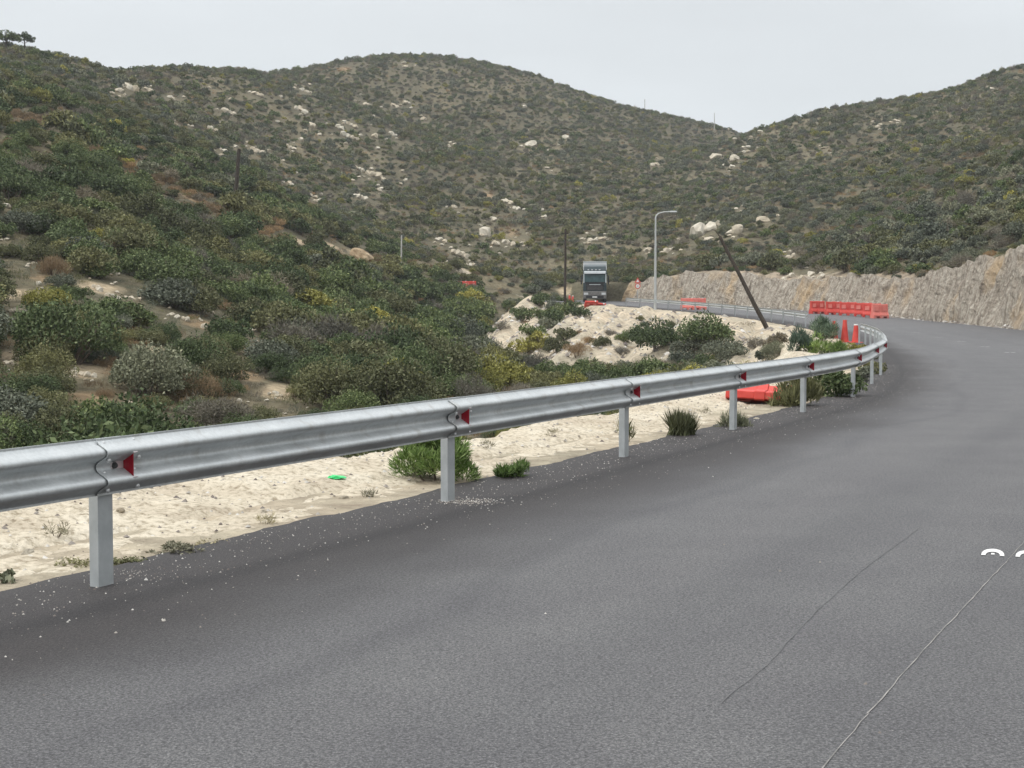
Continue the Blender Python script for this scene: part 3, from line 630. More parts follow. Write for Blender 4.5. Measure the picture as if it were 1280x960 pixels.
special = {(165,110,38,12): 'wide pale limestone outcrop high on the upper left hillside', (880,284,38,24): 'large cream boulder at the upper end of the leaning pole', (954,274,22,13): 'rounded cream boulder, rightmost of the row above the leaning pole', (922,284,18,24): 'tall cream boulder between its neighbours above the leaning pole',
 (376,138,22,11): 'slanting pale rock just above the round white boulder', (390,156,13,16): 'round white boulder on the upper left part of the central hill', (469,218,34,20): 'broad pale rock face in the middle left of the central hill', (575,315,26,20): 'slanting pale slab low on the central hill', (748,301,30,9): 'long flat pale rock above the truck',
 (104,466,38,18): 'pale flat rock low on the left slope beside a dark stump', (144,373,28,13): 'slanting white rock in the middle of the left slope', (7,366,22,18): 'pale rock at the left edge of the photo', (606,288,18,20): 'tall pinkish rock at the foot of the central hill', (664,178,18,13): 'slanting pale rock right of the middle of the central hill', (707,171,11,8): 'small round pale rock on the right flank of the central hill',
 (895,193,18,16): 'left one of the two pale crags near the saddle', (918,196,13,18): 'right one of the two pale crags near the saddle', (1005,343,30,22): 'broad cream outcrop on top of the rock cutting above the red barriers', (835,312,26,12): 'pale curved rock right of the lamp post head'}
for i, rk in enumerate(RK):
    px, py, w, h = rk; p = hit(px, py + h * .3)
    if p is None: continue
    sc_ = p[1] / F; W_ = w * sc_; Hh = h * sc_; o = None
    n = (2 if w > 30 else 1) if rk[1] > 262 and rk[1] < 300 and 860 < rk[0] < 970 else (1 if w < 11 else 2 if w < 16 else 3 if w < 24 else 4) if not (rk in special and w < 20) else 1
    lab = special.get(rk)
    for k in range(n):
        ww = W_ * (.95 if n == 1 else random.uniform(.8, 1.2) * 1.25 / n); dx = 0 if n == 1 else (k - (n - 1) / 2) * W_ * .75 / n * random.uniform(.8, 1.2)
        if k == 0: o = p.copy()
        z = h1(p[0] + dx, p[1])
        ob = rk_put(RM[(i * 3 + k) % 8], (p[0] + dx, p[1] + (random.uniform(-.3, .3) if n > 1 else 0), z + Hh * .12 + (0 if n == 1 else random.uniform(-.1, .12) * Hh)), (random.uniform(-.25, .25), random.uniform(-.35, .35), random.uniform(0, 6)), (ww * 1.15, ww * random.uniform(1.0, 1.3), min(Hh * random.uniform(.85, 1.3), ww * 1.15)))
        if ob is None: pass
        elif lab and k == 0: tag(ob, lab, 'rock')
        else: ROCKOB.append((ob, ('small pale rock' if ww * F / p[1] < 9 else 'limestone rock'), px + k, py, p[1]))
    for k in range(1 + int(w / 7)):
        qx, qy = px + random.gauss(0, w * .75), py + random.gauss(0, h * .9); p2 = hit(qx, qy)
        if p2 is None or p2[1] < 30: continue
        w2 = random.uniform(3, 7) * p2[1] / F; ob = rk_put(RM[(i + k) % 8], (p2[0], p2[1], p2[2] + w2 * .2), (0, random.uniform(-.3, .3), k), (w2 * 1.2, w2, w2 * .75));
        if ob is not None: ROCKOB.append((ob, 'small pale rock', qx, qy, p2[1]))
        ROCKS.append((qx, qy, 4, 3, p2[1]))
    ROCKS.append((px, py, w, h, p[1]))
# ochre bank at the end of the spur
p = hit(452, 326)
if p is not None:
    ob = link('earth_bank', RM[2].copy(), None, (p[0], p[1], p[2] + .25), (.1, .45, .3), (2.9, 2.4, 2.0)); ob.data.materials[0] = M['ochre']; tag(ob, 'ochre earth bank at the lower end of the brown spur in the middle distance', 'earth bank'); ROCKS.append((450, 322, 42, 26, p[1]))

# ------------------------------------------------------------------ shrubs
def leaf_cloud(seed, nlobe, nleaf, leaf, flat=.75, blade=1.0, upright=0, stems=6, mat_=None, name='shrub', spread=1.0):
    """radius about 1, base at z=0: lobes set round a rough dome, leaves on the lobes' shells; twigs reach up inside"""
    r = np.random.default_rng(seed); C = []; R_ = []
    for k in range(nlobe):
        a = r.uniform(0, 2 * PI); rad = math.sqrt(r.uniform(0, 1)) * .72 * spread; hh = (1 - (rad / .95) ** 2) * r.uniform(.35, 1.0)
        C.append((rad * math.cos(a), rad * math.sin(a), (.16 + (.22 + hh * flat - .16) * (1 if k % 3 else r.uniform(0, .6))))); R_.append(r.uniform(.2, .42))
    C = np.array(C); R_ = np.array(R_); which = r.integers(0, nlobe, nleaf)
    d = r.normal(size=(nleaf, 3)); d[:, 2] = np.abs(d[:, 2]) * .9 - .25; d /= np.linalg.norm(d, axis=1)[:, None]
    rr_ = R_[which] * np.cbrt(r.uniform(.25, 1.25, nleaf)); P = C[which] + d * rr_[:, None]; P[:, 2] = np.maximum(P[:, 2], .02)
    if blade > 1 or upright:
        ax = d * (1 - upright) + np.array([0, 0, 1]) * upright + r.normal(size=(nleaf, 3)) * .25
    else: ax = d * .5 + r.normal(size=(nleaf, 3)) * .7
    ax /= np.linalg.norm(ax, axis=1)[:, None]; t = r.normal(size=(nleaf, 3)); sd_ = np.cross(ax, t); sd_ /= np.linalg.norm(sd_, axis=1)[:, None]
    L = leaf * r.uniform(.6, 1.4, nleaf)[:, None]; l1 = ax * L * blade; w1 = sd_ * L * (.16 if blade > 3 else .26 if blade > 1.5 else .55)
    V = np.stack([P - l1, P + w1 * .9 - l1 * .1, P + l1, P - w1 * .9 - l1 * .1], 1).reshape(-1, 3)
    Fq = np.arange(nleaf * 4).reshape(-1, 4)
    me = bpy.data.meshes.new(name); b = MB()
    for k in range(stems):
        c = C[k % nlobe]; b.tube([(c[0] * .1, c[1] * .1, -.15), (c[0] * .5, c[1] * .5, c[2] * .45), (c[0] * 1.02, c[1] * 1.02, c[2] + R_[k % nlobe] * .7)], [.03, .02, .006], 4, False)
    sv = np.array(b.v).reshape(-1, 3); nl = len(V)
    verts = np.r_[V, sv] if len(sv) else V; faces = np.r_[Fq, np.array(b.f) + nl] if len(sv) else Fq
    me.vertices.add(len(verts)); me.vertices.foreach_set('co', verts.astype(np.float32).ravel())
    me.loops.add(len(faces) * 4); me.loops.foreach_set('vertex_index', faces.ravel().astype(np.int32))
    me.polygons.add(len(faces)); me.polygons.foreach_set('loop_start', np.arange(0, len(faces) * 4, 4, dtype=np.int32))
    me.materials.append(mat_); me.materials.append(M['twig'])
    mi = np.zeros(len(faces), np.int32); mi[len(Fq):] = 1; me.polygons.foreach_set('material_index', mi)
    me.update(calc_edges=True); return me
KN = ['dark green', 'olive green', 'grey green', 'grey brown', 'yellow green', 'rust brown']
VAR = {}
for c in range(6):
    for lod, (nb, nl, lf, nv) in enumerate([(26, 8500, .031, 3), (24, 4600, .046, 3), (16, 1500, .078, 3), (10, 420, .13, 3)]):
        for v in range(nv):
            kw = dict(flat=.62 if c != 5 else .5, stems=8 if lod < 3 else 3)
            if c == 5: kw.update(blade=2.2, upright=.7)
            if c == 3: kw.update(blade=2.0, stems=12 if lod < 3 else 5)
            if c == 3: nl2 = int(nl * .7); lf2 = lf * .8
            elif c == 5: nl2 = int(nl * .8); lf2 = lf * .7
            else: nl2 = nl; lf2 = lf
            VAR[(c, lod, v)] = leaf_cloud(c * 31 + lod * 7 + v, nb, nl2, lf2, mat_=LEAF[c], name='shrub_foliage', **kw)
NV = (3, 3, 3, 3)
def sample(ymin, ymax, sp_):
    Y, k = [], 0; ys_ = np.arange(ymin, ymax, sp_); out_ = []
    for y in ys_:
        hw = y * .40 + 6; x = np.arange(-hw, hw, sp_); out_.append(np.c_[x + rng.uniform(-.5, .5, len(x)) * sp_, np.full(len(x), y) + rng.uniform(-.5, .5, len(x)) * sp_])
    return np.concatenate(out_)
cand = np.r_[sample(14, 60, 1.12), sample(60, 160, 1.3), sample(160, 260, 1.45), sample(260, 500, 1.5)]
cx, cy = cand[:, 0], cand[:, 1]; cz = hgt(cx, cy); Dc, Sc = lateral(cx, cy)
rad = np.where(cy < 160, .48 + 1.05 * rng.random(len(cx)) ** 2.0, .42 + .75 * rng.random(len(cx)) ** 1.5)
rad *= 1 + .35 * fbm(cx / 7, cy / 7, 2)
left_slope = (cx < -2) & (cy < 170); rad = np.where(left_slope, rad * 1.22, rad)
rad = np.where((Dc < 0) & (-Dc < 16) & (cy < 130), rad * .72, rad)
keep = (np.abs(Dc) > 60) | (Sc > PS[-1] - 8) | ((Sc > s_of((5, 160))) & (Dc > 4) & (cx < 6.5)) | (Dc < -2.9 - rad * .8) | (Dc > WID + 2.1 + rad * .5)
pxs, pys = proj(cx, cy, cz)
keep &= (pxs > -140) & (pxs < 1420)
dens = 1 - .28 * np.clip(fbm(cx / 11, cy / 11, 3) + .1, 0, 1) * 2
pd, psd = patch_val(cx, cy, 'dry'), patch_val(cx, cy, 'sand')
keep &= rng.random(len(cx)) < dens
keep &= ~((psd > .15) & (rng.random(len(cx)) < .8)) ; drym = pd > .12
rdc = ridge_h(cx, cy); onr = (rdc > cz - .12) & (Dc < 0) & (Dc > -60); keep &= ~(onr & (rng.random(len(cx)) < .86))
rad = np.where(onr, rad * .6, rad); fillm = (Dc < 0) & (-Dc < 9) & (Sc > 100) & (cy > 85) & (cy < 150); keep &= ~(fillm & (rng.random(len(cx)) < .4))
keep &= ~((cx > -3) & (cx < 10) & (cy > 150) & (cy < 165) & (rng.random(len(cx)) < .7))
keep &= ~((np.abs(cx - cy * .0545) < 2.4) & (cy > 150) & (cy < 180))
for (qx, qy, r_, Y, ty) in PPX:
    R_px = rad * F / cy; m_ = (np.abs(pxs - qx) < r_ * .75) & (pys - R_px * .8 < qy + 4) & (pys > qy - 7) & (np.abs(cy - Y) < Y * .35); keep &= ~(m_ & ~(pd > .12) & (rng.random(len(cx)) < (.97 if qx < 420 and qy < 340 else .7 if ty == 'sand' else .3)))
for (rx_, ry_, w, h, Y) in ROCKS:      # leave the outcrops in view
    R_px = rad * F / cy; keep &= ~((np.abs(pxs - rx_) < w * .38 + R_px * .35) & (pys - R_px * .9 < ry_ + h * .2) & (pys > ry_ - h * .4) & (cy < Y + .8))
lim = np.interp(pxs, [560, 600, 640, 690, 730, 790, 800], [300, 418, 432, 432, 442, 446, 300])
fit = (pys - lim) / (1.15 * F) * cy; inz = (cy < np.where(pxs < 720, 128, 104)) & (pxs > 560) & (pxs < 800); rad = np.where(inz, np.minimum(rad, np.maximum(fit, .05)), rad); keep &= rad > .28
cx, cy, cz, rad, Dc, Sc, pxs, pys, drym = [a[keep] for a in (cx, cy, cz, rad, Dc, Sc, pxs, pys, drym)]
vis = visible(cx, cy, cz + rad * 1.2); cx, cy, cz, rad, Dc, Sc, pxs, pys, drym = [a[vis] for a in (cx, cy, cz, rad, Dc, Sc, pxs, pys, drym)]
# kinds
n = len(cx); prob = np.tile(np.array([.19, .25, .30, .20, .025, .035]), (n, 1))
prob[(cy < 175) & (pxs < 620)] = [.48, .31, .05, .06, .02, .08]
prob[(pxs > 850) & (cy > 90)] = [.15, .17, .36, .28, .02, .02]
prob[(cy < 130) & (pxs > 560) & (pxs < 1080)] = [.20, .24, .22, .16, .09, .09]
mid_ = (pxs > 500) & (pxs < 800) & (pys > 200) & (pys < 345) & (cy > 170); prob[mid_] = [.12, .34, .20, .20, .04, .10]
for c in range(6):
    nzz = fbm(cx / 8 + 31 * c, cy / 8 - 17 * c, 3); prob[:, c] *= np.exp(2.0 * nzz)
prob[drym] = [0.02, .04, .02, .14, .03, .75]
prob /= prob.sum(1)[:, None]; kind = (rng.random(n)[:, None] > np.cumsum(prob, 1)).sum(1).clip(0, 5)
rad = np.where(kind == 5, rad * .58, rad); rad = np.where(kind == 3, rad * .85, rad)
spots = [(620, 492, 1.5, 4), (640, 480, 1.1, 4), (600, 498, 1.0, 4), (500, 498, 1.3, 4), (480, 510, 1.1, 4), (525, 505, .9, 1), (818, 440, 1.6, 0), (835, 432, 1.2, 0), (880, 440, 1.6, 0), (865, 448, 1.3, 2), (905, 452, 1.2, 2), (800, 430, 1.1, 0), (690, 405, 1.2, 0), (675, 398, 1.0, 0), (725, 398, 1.0, 0), (685, 412, 1.1, 2), (706, 426, 1.0, 1), (652, 402, 1.2, 0), (664, 422, 1.1, 0), (762, 420, .5, 3), (752, 434, .8, 1), (782, 428, .8, 0), (628, 412, .9, 3), (700, 396, 1.1, 0), (716, 386, .9, 0), (676, 384, 1.2, 0), (640, 385, .9, 2), (722, 418, .5, 5), (735, 430, .6, 5), (805, 408, .5, 2), (672, 438, 1.2, 4), (695, 442, 1.1, 1), (722, 446, 1.1, 5), (655, 446, 1.2, 4), (776, 444, .7, 3), (65, 395, 1.2, 4), (1085, 222, 1.4, 4), (1205, 235, 1.3, 4), (145, 408, 1.6, 0)]
ex_ = []
for (qx, qy, r_, Y, ty) in PPX:
    if ty == 'dry' and qy < 320 and qx < 420:
        for _ in range(9): spots.append((qx + random.gauss(0, r_ * .45), qy + random.gauss(0, r_ * .28), random.uniform(.45, .8), 5))
for px, py, r, k in spots:
    p = hit(px, py)
    if p is not None: ex_.append((p[0], p[1], p[2], r, k))
ex_ = np.array(ex_); cx = np.r_[ex_[:, 0], cx]; cy = np.r_[ex_[:, 1], cy]; cz = np.r_[ex_[:, 2], cz]; rad = np.r_[ex_[:, 3], rad]; kind = np.r_[ex_[:, 4].astype(int), kind]
pxs, pys = proj(cx, cy, cz); n = len(cx); lod = np.where(cy < 62, 0, np.where(cy < 110, 1, np.where(cy < 210, 2, 3)))
sz = rad * F / cy; inf = (pxs > -10) & (pxs < 1290) & (pys > 0) & (pys < 640)
# what the rail or the road hides counts for nothing
rank = np.argsort(-(sz * inf * np.where((pys - sz > np.interp(pxs, [0, 565, 784, 920, 1080], [545, 495, 477, 460, 432])), .2, 1)))
single = set(rank[:285].tolist())
print('shrubs', n)
tall = rng.uniform(.8, 1.25, n); rot = rng.uniform(0, 2 * PI, n); var = rng.integers(0, 6, n)
def hpos(px):
    for lim, t_ in ((50, 'at the left edge'), (133, 'left of the first post'), (215, 'right of the first post'), (295, 'left of the hillside pole'), (400, 'right of the hillside pole'), (500, 'left of the valley pole'), (560, 'right of the valley pole'), (620, 'above the second post'), (720, 'below the dark pole'), (800, 'below the truck'), (880, 'below the street lamp'), (1010, 'below the leaning pole'), (1110, 'beside the red barriers'), (9999, 'toward the right edge')):
        if px < lim: return t_
def vpos(px, py, Y):
    if px < 620: return 'just above the guardrail' if py > 460 else 'low on the left slope' if py > 400 else 'halfway up the left slope' if py > 330 else 'high on the left slope' if py > 250 else 'atop the left slope'
    if px < 1090 and Y < 150: return 'in the hollow' if py > 400 else 'on the spoil'
    return 'on the right hillside'
ORD = {1: [''], 2: ['left one', 'right one'], 3: ['leftmost', 'middle one', 'rightmost']}
NUM = ['leftmost', 'second from left', 'third from left', 'fourth from left', 'fifth from left', 'sixth from left', 'seventh from left', 'eighth from left', 'ninth from left', 'tenth from left', 'eleventh from left', 'twelfth from left', 'thirteenth from left', 'fourteenth from left', 'fifteenth from left', 'sixteenth from left', 'seventeenth from left', 'eighteenth from left']
def label_all(items, cat, grp):
    bins = {}
    for o, w_, px, py, Y in items: bins.setdefault((w_, vpos(px, py, Y), hpos(px)), []).append((px, o))
    for (w_, v_, h_), L_ in bins.items():
        L_.sort(key=lambda q_: q_[0])
        for k, (px, o) in enumerate(L_):
            e_ = ORD[len(L_)][k] if len(L_) < 4 else NUM[min(k, 17)]
            tag(o, f'{w_} {v_} {h_}' + (', ' + e_ if e_ else ''), cat, grp)
SH = []
for i in single:
    k, l = int(kind[i]), int(lod[i]); m_ = VAR[(k, l, int(var[i]) % NV[l])]
    o = link('shrub', m_, None, (cx[i], cy[i], cz[i] - .08), (0, 0, rot[i]), (rad[i], rad[i], rad[i] * tall[i]))
    SH.append((o, 'straw tuft' if k == 5 else 'brown shrub' if k == 3 else KN[k] + ' shrub', pxs[i], pys[i], cy[i]))
label_all(SH, 'shrub', 'shrubs growing on the near slopes')
_v, _h = vpos, hpos
def vpos(px, py, Y):
    if Y < 150 and px < 500: return _v(px, py, Y)
    return 'high on the hill' if py < 150 else 'upper part of the hill' if py < 195 else 'halfway up the hill' if py < 245 else 'low on the hill' if py < 300 else 'at the foot of the hill'
def hpos(px):
    for lim, t_ in ((60, 'at the left edge'), (150, 'left of the first post'), (230, 'left of the hillside pole'), (300, 'beside the hillside pole'), (400, 'right of the hillside pole'), (500, 'left of the central summit'), (600, 'below the central summit'), (700, 'above the dark pole'), (800, 'above the truck'), (880, 'above the street lamp'), (960, 'above the leaning pole'), (1110, 'above the red barriers'), (9999, 'toward the right edge')):
        if px < lim: return t_
label_all(ROCKOB, 'rock', 'limestone rocks on the hills')
allm = [(c, l, v) for c in range(6) for l in range(4) for v in range(NV[l])]
src = bpy.data.collections.new('shrub_sources'); order = {}
for i, key in enumerate(allm):
    o = bpy.data.objects.new('shrub_source_%03d' % i, VAR[key]); src.objects.link(o); order[key] = i
def scatter(name, co_, idx_, scl_, rot_, coll, label, cat):
    me = bpy.data.meshes.new(name); me.vertices.add(len(co_)); me.vertices.foreach_set('co', np.asarray(co_, np.float32).ravel())
    a = me.attributes.new('pick', 'INT', 'POINT'); a.data.foreach_set('value', np.asarray(idx_, np.int32))
    a = me.attributes.new('scl', 'FLOAT_VECTOR', 'POINT'); a.data.foreach_set('vector', np.asarray(scl_, np.float32).ravel())
    a = me.attributes.new('rot', 'FLOAT_VECTOR', 'POINT'); a.data.foreach_set('vector', np.asarray(rot_, np.float32).ravel())
    ob = link(name, me); g = bpy.data.node_groups.new(name, 'GeometryNodeTree')
    g.interface.new_socket('Geometry', in_out='INPUT', socket_type='NodeSocketGeometry'); g.interface.new_socket('Geometry', in_out='OUTPUT', socket_type='NodeSocketGeometry')
    gi, go = g.nodes.new('NodeGroupInput'), g.nodes.new('NodeGroupOutput'); ci = g.nodes.new('GeometryNodeCollectionInfo'); ci.inputs[0].default_value = coll; ci.inputs['Separate Children'].default_value = True; ci.inputs['Reset Children'].default_value = True
    ip = g.nodes.new('GeometryNodeInstanceOnPoints'); ip.inputs['Pick Instance'].default_value = True
    def attr(nm, ty):
        q_ = g.nodes.new('GeometryNodeInputNamedAttribute'); q_.data_type = ty; q_.inputs[0].default_value = nm; return q_.outputs[0]
    L = g.links.new; L(gi.outputs[0], ip.inputs['Points']); L(ci.outputs[0], ip.inputs['Instance']); L(attr('pick', 'INT'), ip.inputs['Instance Index']); L(attr('scl', 'FLOAT_VECTOR'), ip.inputs['Scale'])
    e2r = g.nodes.new('FunctionNodeEulerToRotation'); L(attr('rot', 'FLOAT_VECTOR'), e2r.inputs[0]); L(e2r.outputs[0], ip.inputs['Rotation']); L(ip.outputs[0], go.inputs[0])
    md = ob.modifiers.new('scatter', 'NODES'); md.node_group = g
    return tag(ob, label, cat, None, 'stuff')
rc_ = bpy.data.collections.new('stone_sources')
for i, m_ in enumerate(RM): rc_.objects.link(bpy.data.objects.new('stone_source_%02d' % i, m_))
scatter('scattered_rocks', [q[0] for q in SMALL], [q[3] for q in SMALL], [q[2] for q in SMALL], [q[1] for q in SMALL], rc_, 'small pale limestone rocks scattered between the bushes on the hills', 'rocks')
oth = np.array([i for i in range(n) if i not in single])
scatter('hillside_scrub', np.c_[cx[oth], cy[oth], cz[oth] - .08], [order[(int(kind[i]), int(lod[i]), int(var[i]) % NV[lod[i]])] for i in oth],
        np.c_[rad[oth], rad[oth], rad[oth] * tall[oth]], np.c_[np.zeros(len(oth)), np.zeros(len(oth)), rot[oth]], src, 'dense low scrub of green, grey and brown bushes covering the hills', 'scrub')
# dry grass and low herbs between the shrubs
TUFT = [leaf_cloud(900 + k, 7, 300, .034, flat=.25, blade=2.6, upright=.75, stems=0, mat_=m_, name='grass_tuft') for k, m_ in enumerate([LEAF[5], LEAF[3], LEAF[1], LEAF[2]])]
tc = bpy.data.collections.new('tuft_sources')
for i, m_ in enumerate(TUFT): tc.objects.link(bpy.data.objects.new('tuft_source_%02d' % i, m_))
g1 = np.r_[sample(15, 80, .62), sample(80, 150, .85), sample(150, 260, 1.25), sample(260, 470, 1.7)]; tx_, ty_ = g1[:, 0], g1[:, 1]; Dg, Sg = lateral(tx_, ty_); tz_ = hgt(tx_, ty_); pp = proj(tx_, ty_, tz_)
kg = ((Dg < -3.0) | (Dg > WID + 3)) & (rng.random(len(tx_)) < .35 + .5 * vnoise(tx_ / 3, ty_ / 3)) & (pp[0] > -80) & (pp[0] < 1360) & ~((ridge_h(tx_, ty_) > tz_ - .1) & (rng.random(len(tx_)) < .96)) & ~((patch_val(tx_, ty_, 'sand') > .1) & (rng.random(len(tx_)) < .8))
for (rx_, ry_, w, h, Y) in ROCKS: kg &= ~((np.abs(pp[0] - rx_) < w * .5) & (np.abs(pp[1] - ry_) < h * .7 + 3))
kg &= visible(tx_, ty_, tz_ + .6); tx_, ty_, tz_ = tx_[kg], ty_[kg], tz_[kg]; m = len(tx_); sc_ = rng.uniform(.22, .55, m) * np.where(ty_ > 150, 1.7, 1); pk = (vnoise(tx_ / 6 + 50, ty_ / 6) * 5.2 - .6 + rng.normal(0, .5, m)).clip(0, 3.99).astype(int)
scatter('dry_ground_cover', np.c_[tx_, ty_, tz_ - .03], pk, np.c_[sc_, sc_, sc_ * rng.uniform(.7, 1.3, m)], np.c_[np.zeros(m), np.zeros(m), rng.uniform(0, 6.28, m)], tc, 'dry grass and low herbs between the bushes on the near slopes', 'ground cover')

# ------------------------------------------------------------------ roadside plants, each one its own
def plant(name, px, py, Y, r, hgt_, c, label, seed, nb=14, nl=2200, lf=.07, group=None, **kw):
    a, b = ray(px, py)
    if Y is None:
        Y = -CAMH / b
        for _ in range(6): Y = (vh(a * Y, Y) - CAMH) / b
    x = a * Y; m_ = leaf_cloud(seed, nb, nl, lf, mat_=LEAF[c], name=name, **kw)
    return tag(link(name, m_, None, (x, Y, vh(x, Y) - .02), (0, 0, seed), (r, r, hgt_)), label, 'plant' if 'grass' not in name and 'weed' not in name else 'weed', group)
plant('leafy_bush', 545, 598, None, .40, .36, 6, 'bright green feathery bush growing behind the second guardrail post', 41, 30, 9000, .045, blade=2.2, upright=.35, flat=.95)
plant('leafy_plant', 643, 601, None, .20, .17, 6, 'small fresh green plant on the sand at the asphalt edge right of the second post', 42, 16, 1500, .10, blade=1.9, upright=.5, flat=.8)
plant('grass_tuft', 852, 547, None, .27, .27, 1, 'spiky grass tuft on the sand between the third and fourth posts', 43, 6, 1100, .17, blade=3.6, upright=.8, flat=.3, spread=.5)
plant('leafy_bush', 917, 536, None, .26, .34, 2, 'thin grey green bush behind the fourth guardrail post', 44, 12, 900, .09, blade=2.2, upright=.4)
plant('leafy_bush', 996, 512, None, .42, .48, 1, 'olive green grassy bush behind the fifth guardrail post', 45, 14, 2200, .08, blade=2.6, upright=.6)
plant('leafy_bush', 1042, 497, None, .55, .5, 0, 'dark green bush under the rail between the fifth and sixth posts', 46, 16, 2600, .07)
plant('leafy_bush', 1078, 481, None, .4, .35, 2, 'pale grey green bush among white stones by the last near post', 47, 14, 1500, .07)
plant('leafy_bush', 1090, 462, 34.5, .4, .45, 1, 'small green bush behind the rail at its sharpest bend', 57, 14, 1200, .07)
plant('thin_weed', 783, 553, None, .12, .32, 1, 'single thin weed standing beside the third guardrail post', 48, 5, 90, .12, blade=2.5, upright=.3)
plant('dry_weed', 222, 693, None, .22, .12, 8, 'low dry brown weed on the sand right of the first guardrail post', 49, 9, 620, .065, flat=.4, blade=1.3)
plant('dry_weed', 262, 685, None, .16, .09, 8, 'low withered weed at the asphalt edge, right one of two', 58, 8, 420, .065, flat=.4)
plant('creeping_weed', 150, 708, None, .19, .10, 1, 'low green weed around the foot of the first guardrail post', 50, 9, 700, .06, flat=.35)
plant('creeping_weed', 96, 706, None, .15, .08, 1, 'low green weed left of the first guardrail post', 51, 8, 420, .06, flat=.35)
plant('creeping_weed', 6, 724, None, .09, .10, 2, 'tiny weed on the sand at the left edge of the photo', 52, 6, 130, .2, flat=.35)
for k_, (px, py, lb) in enumerate([(330, 655, 'sparse dry weed on the sand midway between the first two posts'), (700, 592, 'sparse dry weed on the sand left of the third post'), (745, 575, 'thin branching dry weed at the asphalt edge left of the third post'), (465, 622, 'small dry weed on the sand left of the second post'), (610, 560, 'dry weed on the crest of the sand right of the second post'), (690, 548, 'dry weed on the far crest of the sand'), (880, 520, 'dry weed on the sand left of the fourth post'), (70, 668, 'small dry weed on the sand left of the first post')]):
    plant('dry_weed', px, py, None, .10, .12, 8, lb, 80 + k_, 6, 160, .08, flat=.6, blade=2.4, upright=.3, stems=6)
for px, py, Y, r, h_, c, lb, sd_ in [(1020, 448, 46, .5, .52, 6, 'bright green bush behind the rail left of the red cones', 61), (1046, 445, 46, .5, .5, 6, 'bright green reed-like bush in front of the left red cones', 62), (1070, 441, 47, .42, .4, 4, 'yellow green bush in front of the right red cone', 63),
                                    (1028, 421, 64, .78, .9, 7, 'blue green bush standing on the road edge behind the sand heap', 64), (1002, 455, 46, .45, .7, 7, 'thin spiky plant at the foot of the sand heap', 65), (1085, 446, 44, .4, .4, 1, 'low green bush under the rail at the bend', 66), (970, 428, 66, .6, .7, 3, 'dry twiggy bush on the side of the large sand heap', 67), (958, 438, 62, .5, .5, 2, 'grey green bush on the lower side of the large sand heap', 68), (895, 470, 45, .9, .8, 6, 'fresh green bush in the hollow just above the rail', 69)]:
    plant('leafy_bush', px, py, Y, r, h_, c, lb, sd_, 16, 1700, .075, blade=2.0 if c in (6, 7) else 1.2, upright=.4 if c in (6, 7) else 0)

# ------------------------------------------------------------------ stones
def pebbles(name, spots_, label):
    b = MB()
    for (x, y, z, r) in spots_:
        q_ = random.uniform(0, 6); v = []
        for k in range(5): a = q_ + 2 * PI * k / 5; rr_ = r * random.uniform(.7, 1.2); v.append((x + rr_ * math.cos(a), y + rr_ * math.sin(a), z - .002))
        v.append((x + random.uniform(-.3, .3) * r, y, z + r * random.uniform(.5, .9))); b.add(v, [(k, (k + 1) % 5, 5) for k in range(5)])
    me_ = bpy.data.meshes.new(name); me_.from_pydata(b.v, [], b.f); me_.materials.append(M['pebble']); return tag(link(name, me_), label, 'gravel', None, 'stuff')
gs = []
for _ in range(7000):
    s = random.uniform(sp[0] - 7, sp[0] + 34); d = -.42 + abs(random.gauss(0, .6)); x, y, e = right(s, d); gs.append((x, y, e, random.choice([.003, .004, .005, .005, .007, .009])))
for px, py, r in [(205, 776, .017), (145, 791, .014), (285, 712, .014), (182, 725, .016), (682, 767, .01), (1025, 703, .012), (1082, 855, .013), (975, 714, .014), (905, 681, .01), (1100, 916, .012), (118, 737, .012), (68, 770, .010), (410, 700, .010)]:
    x, y = ground(px, py); gs.append((x, y, 0, r))
for _ in range(420):
    x, y = ground(random.gauss(585, 22), random.gauss(627, 2.2)); gs.append((x, y, .001, random.uniform(.003, .009)))
for _ in range(70):
    x, y = ground(random.gauss(165, 30), random.gauss(722, 5)); gs.append((x, y, .001, random.uniform(.003, .007)))
pebbles('road_gravel', gs, 'small pale stones scattered along the edge of the asphalt')
vs_ = []
for _ in range(5200):
    s = random.uniform(sp[0] - 6, sp[0] + 40); d = -random.uniform(.5, 3.0); x, y, e = right(s, d); vs_.append((x, y, vh(x, y) if len(vs_) % 1 == 0 else e, random.choice([.006, .008, .01, .014, .02, .03]) * random.uniform(.6, 1)))
pebbles('verge_gravel', vs_, 'small pale stones lying on the sandy verge')
rb_ = []
for _ in range(2600):
    s = random.uniform(60, s_of((3, 165))); d = WID + random.uniform(.15, .75) + abs(random.gauss(0, .12)); x, y, e = right(s, d); rb_.append((x, y, e - .03 + max(0, d - WID - .3) * .3, random.choice([.03, .04, .06, .09, .14]) * random.uniform(.6, 1.2)))
qx, qy = rng.uniform(-8, 20, 9000), rng.uniform(52, 150, 9000); qh = hgt(qx, qy); on_ = ridge_h(qx, qy) > qh - .1
for x, y, h in zip(qx[on_], qy[on_], qh[on_]): rb_.append((float(x), float(y), float(h) - .02, random.choice([.04, .05, .07, .1, .16, .24]) * random.uniform(.6, 1.2)))
pebbles('rubble', rb_, 'broken pale rubble at the foot of the cutting and over the spoil heaps')
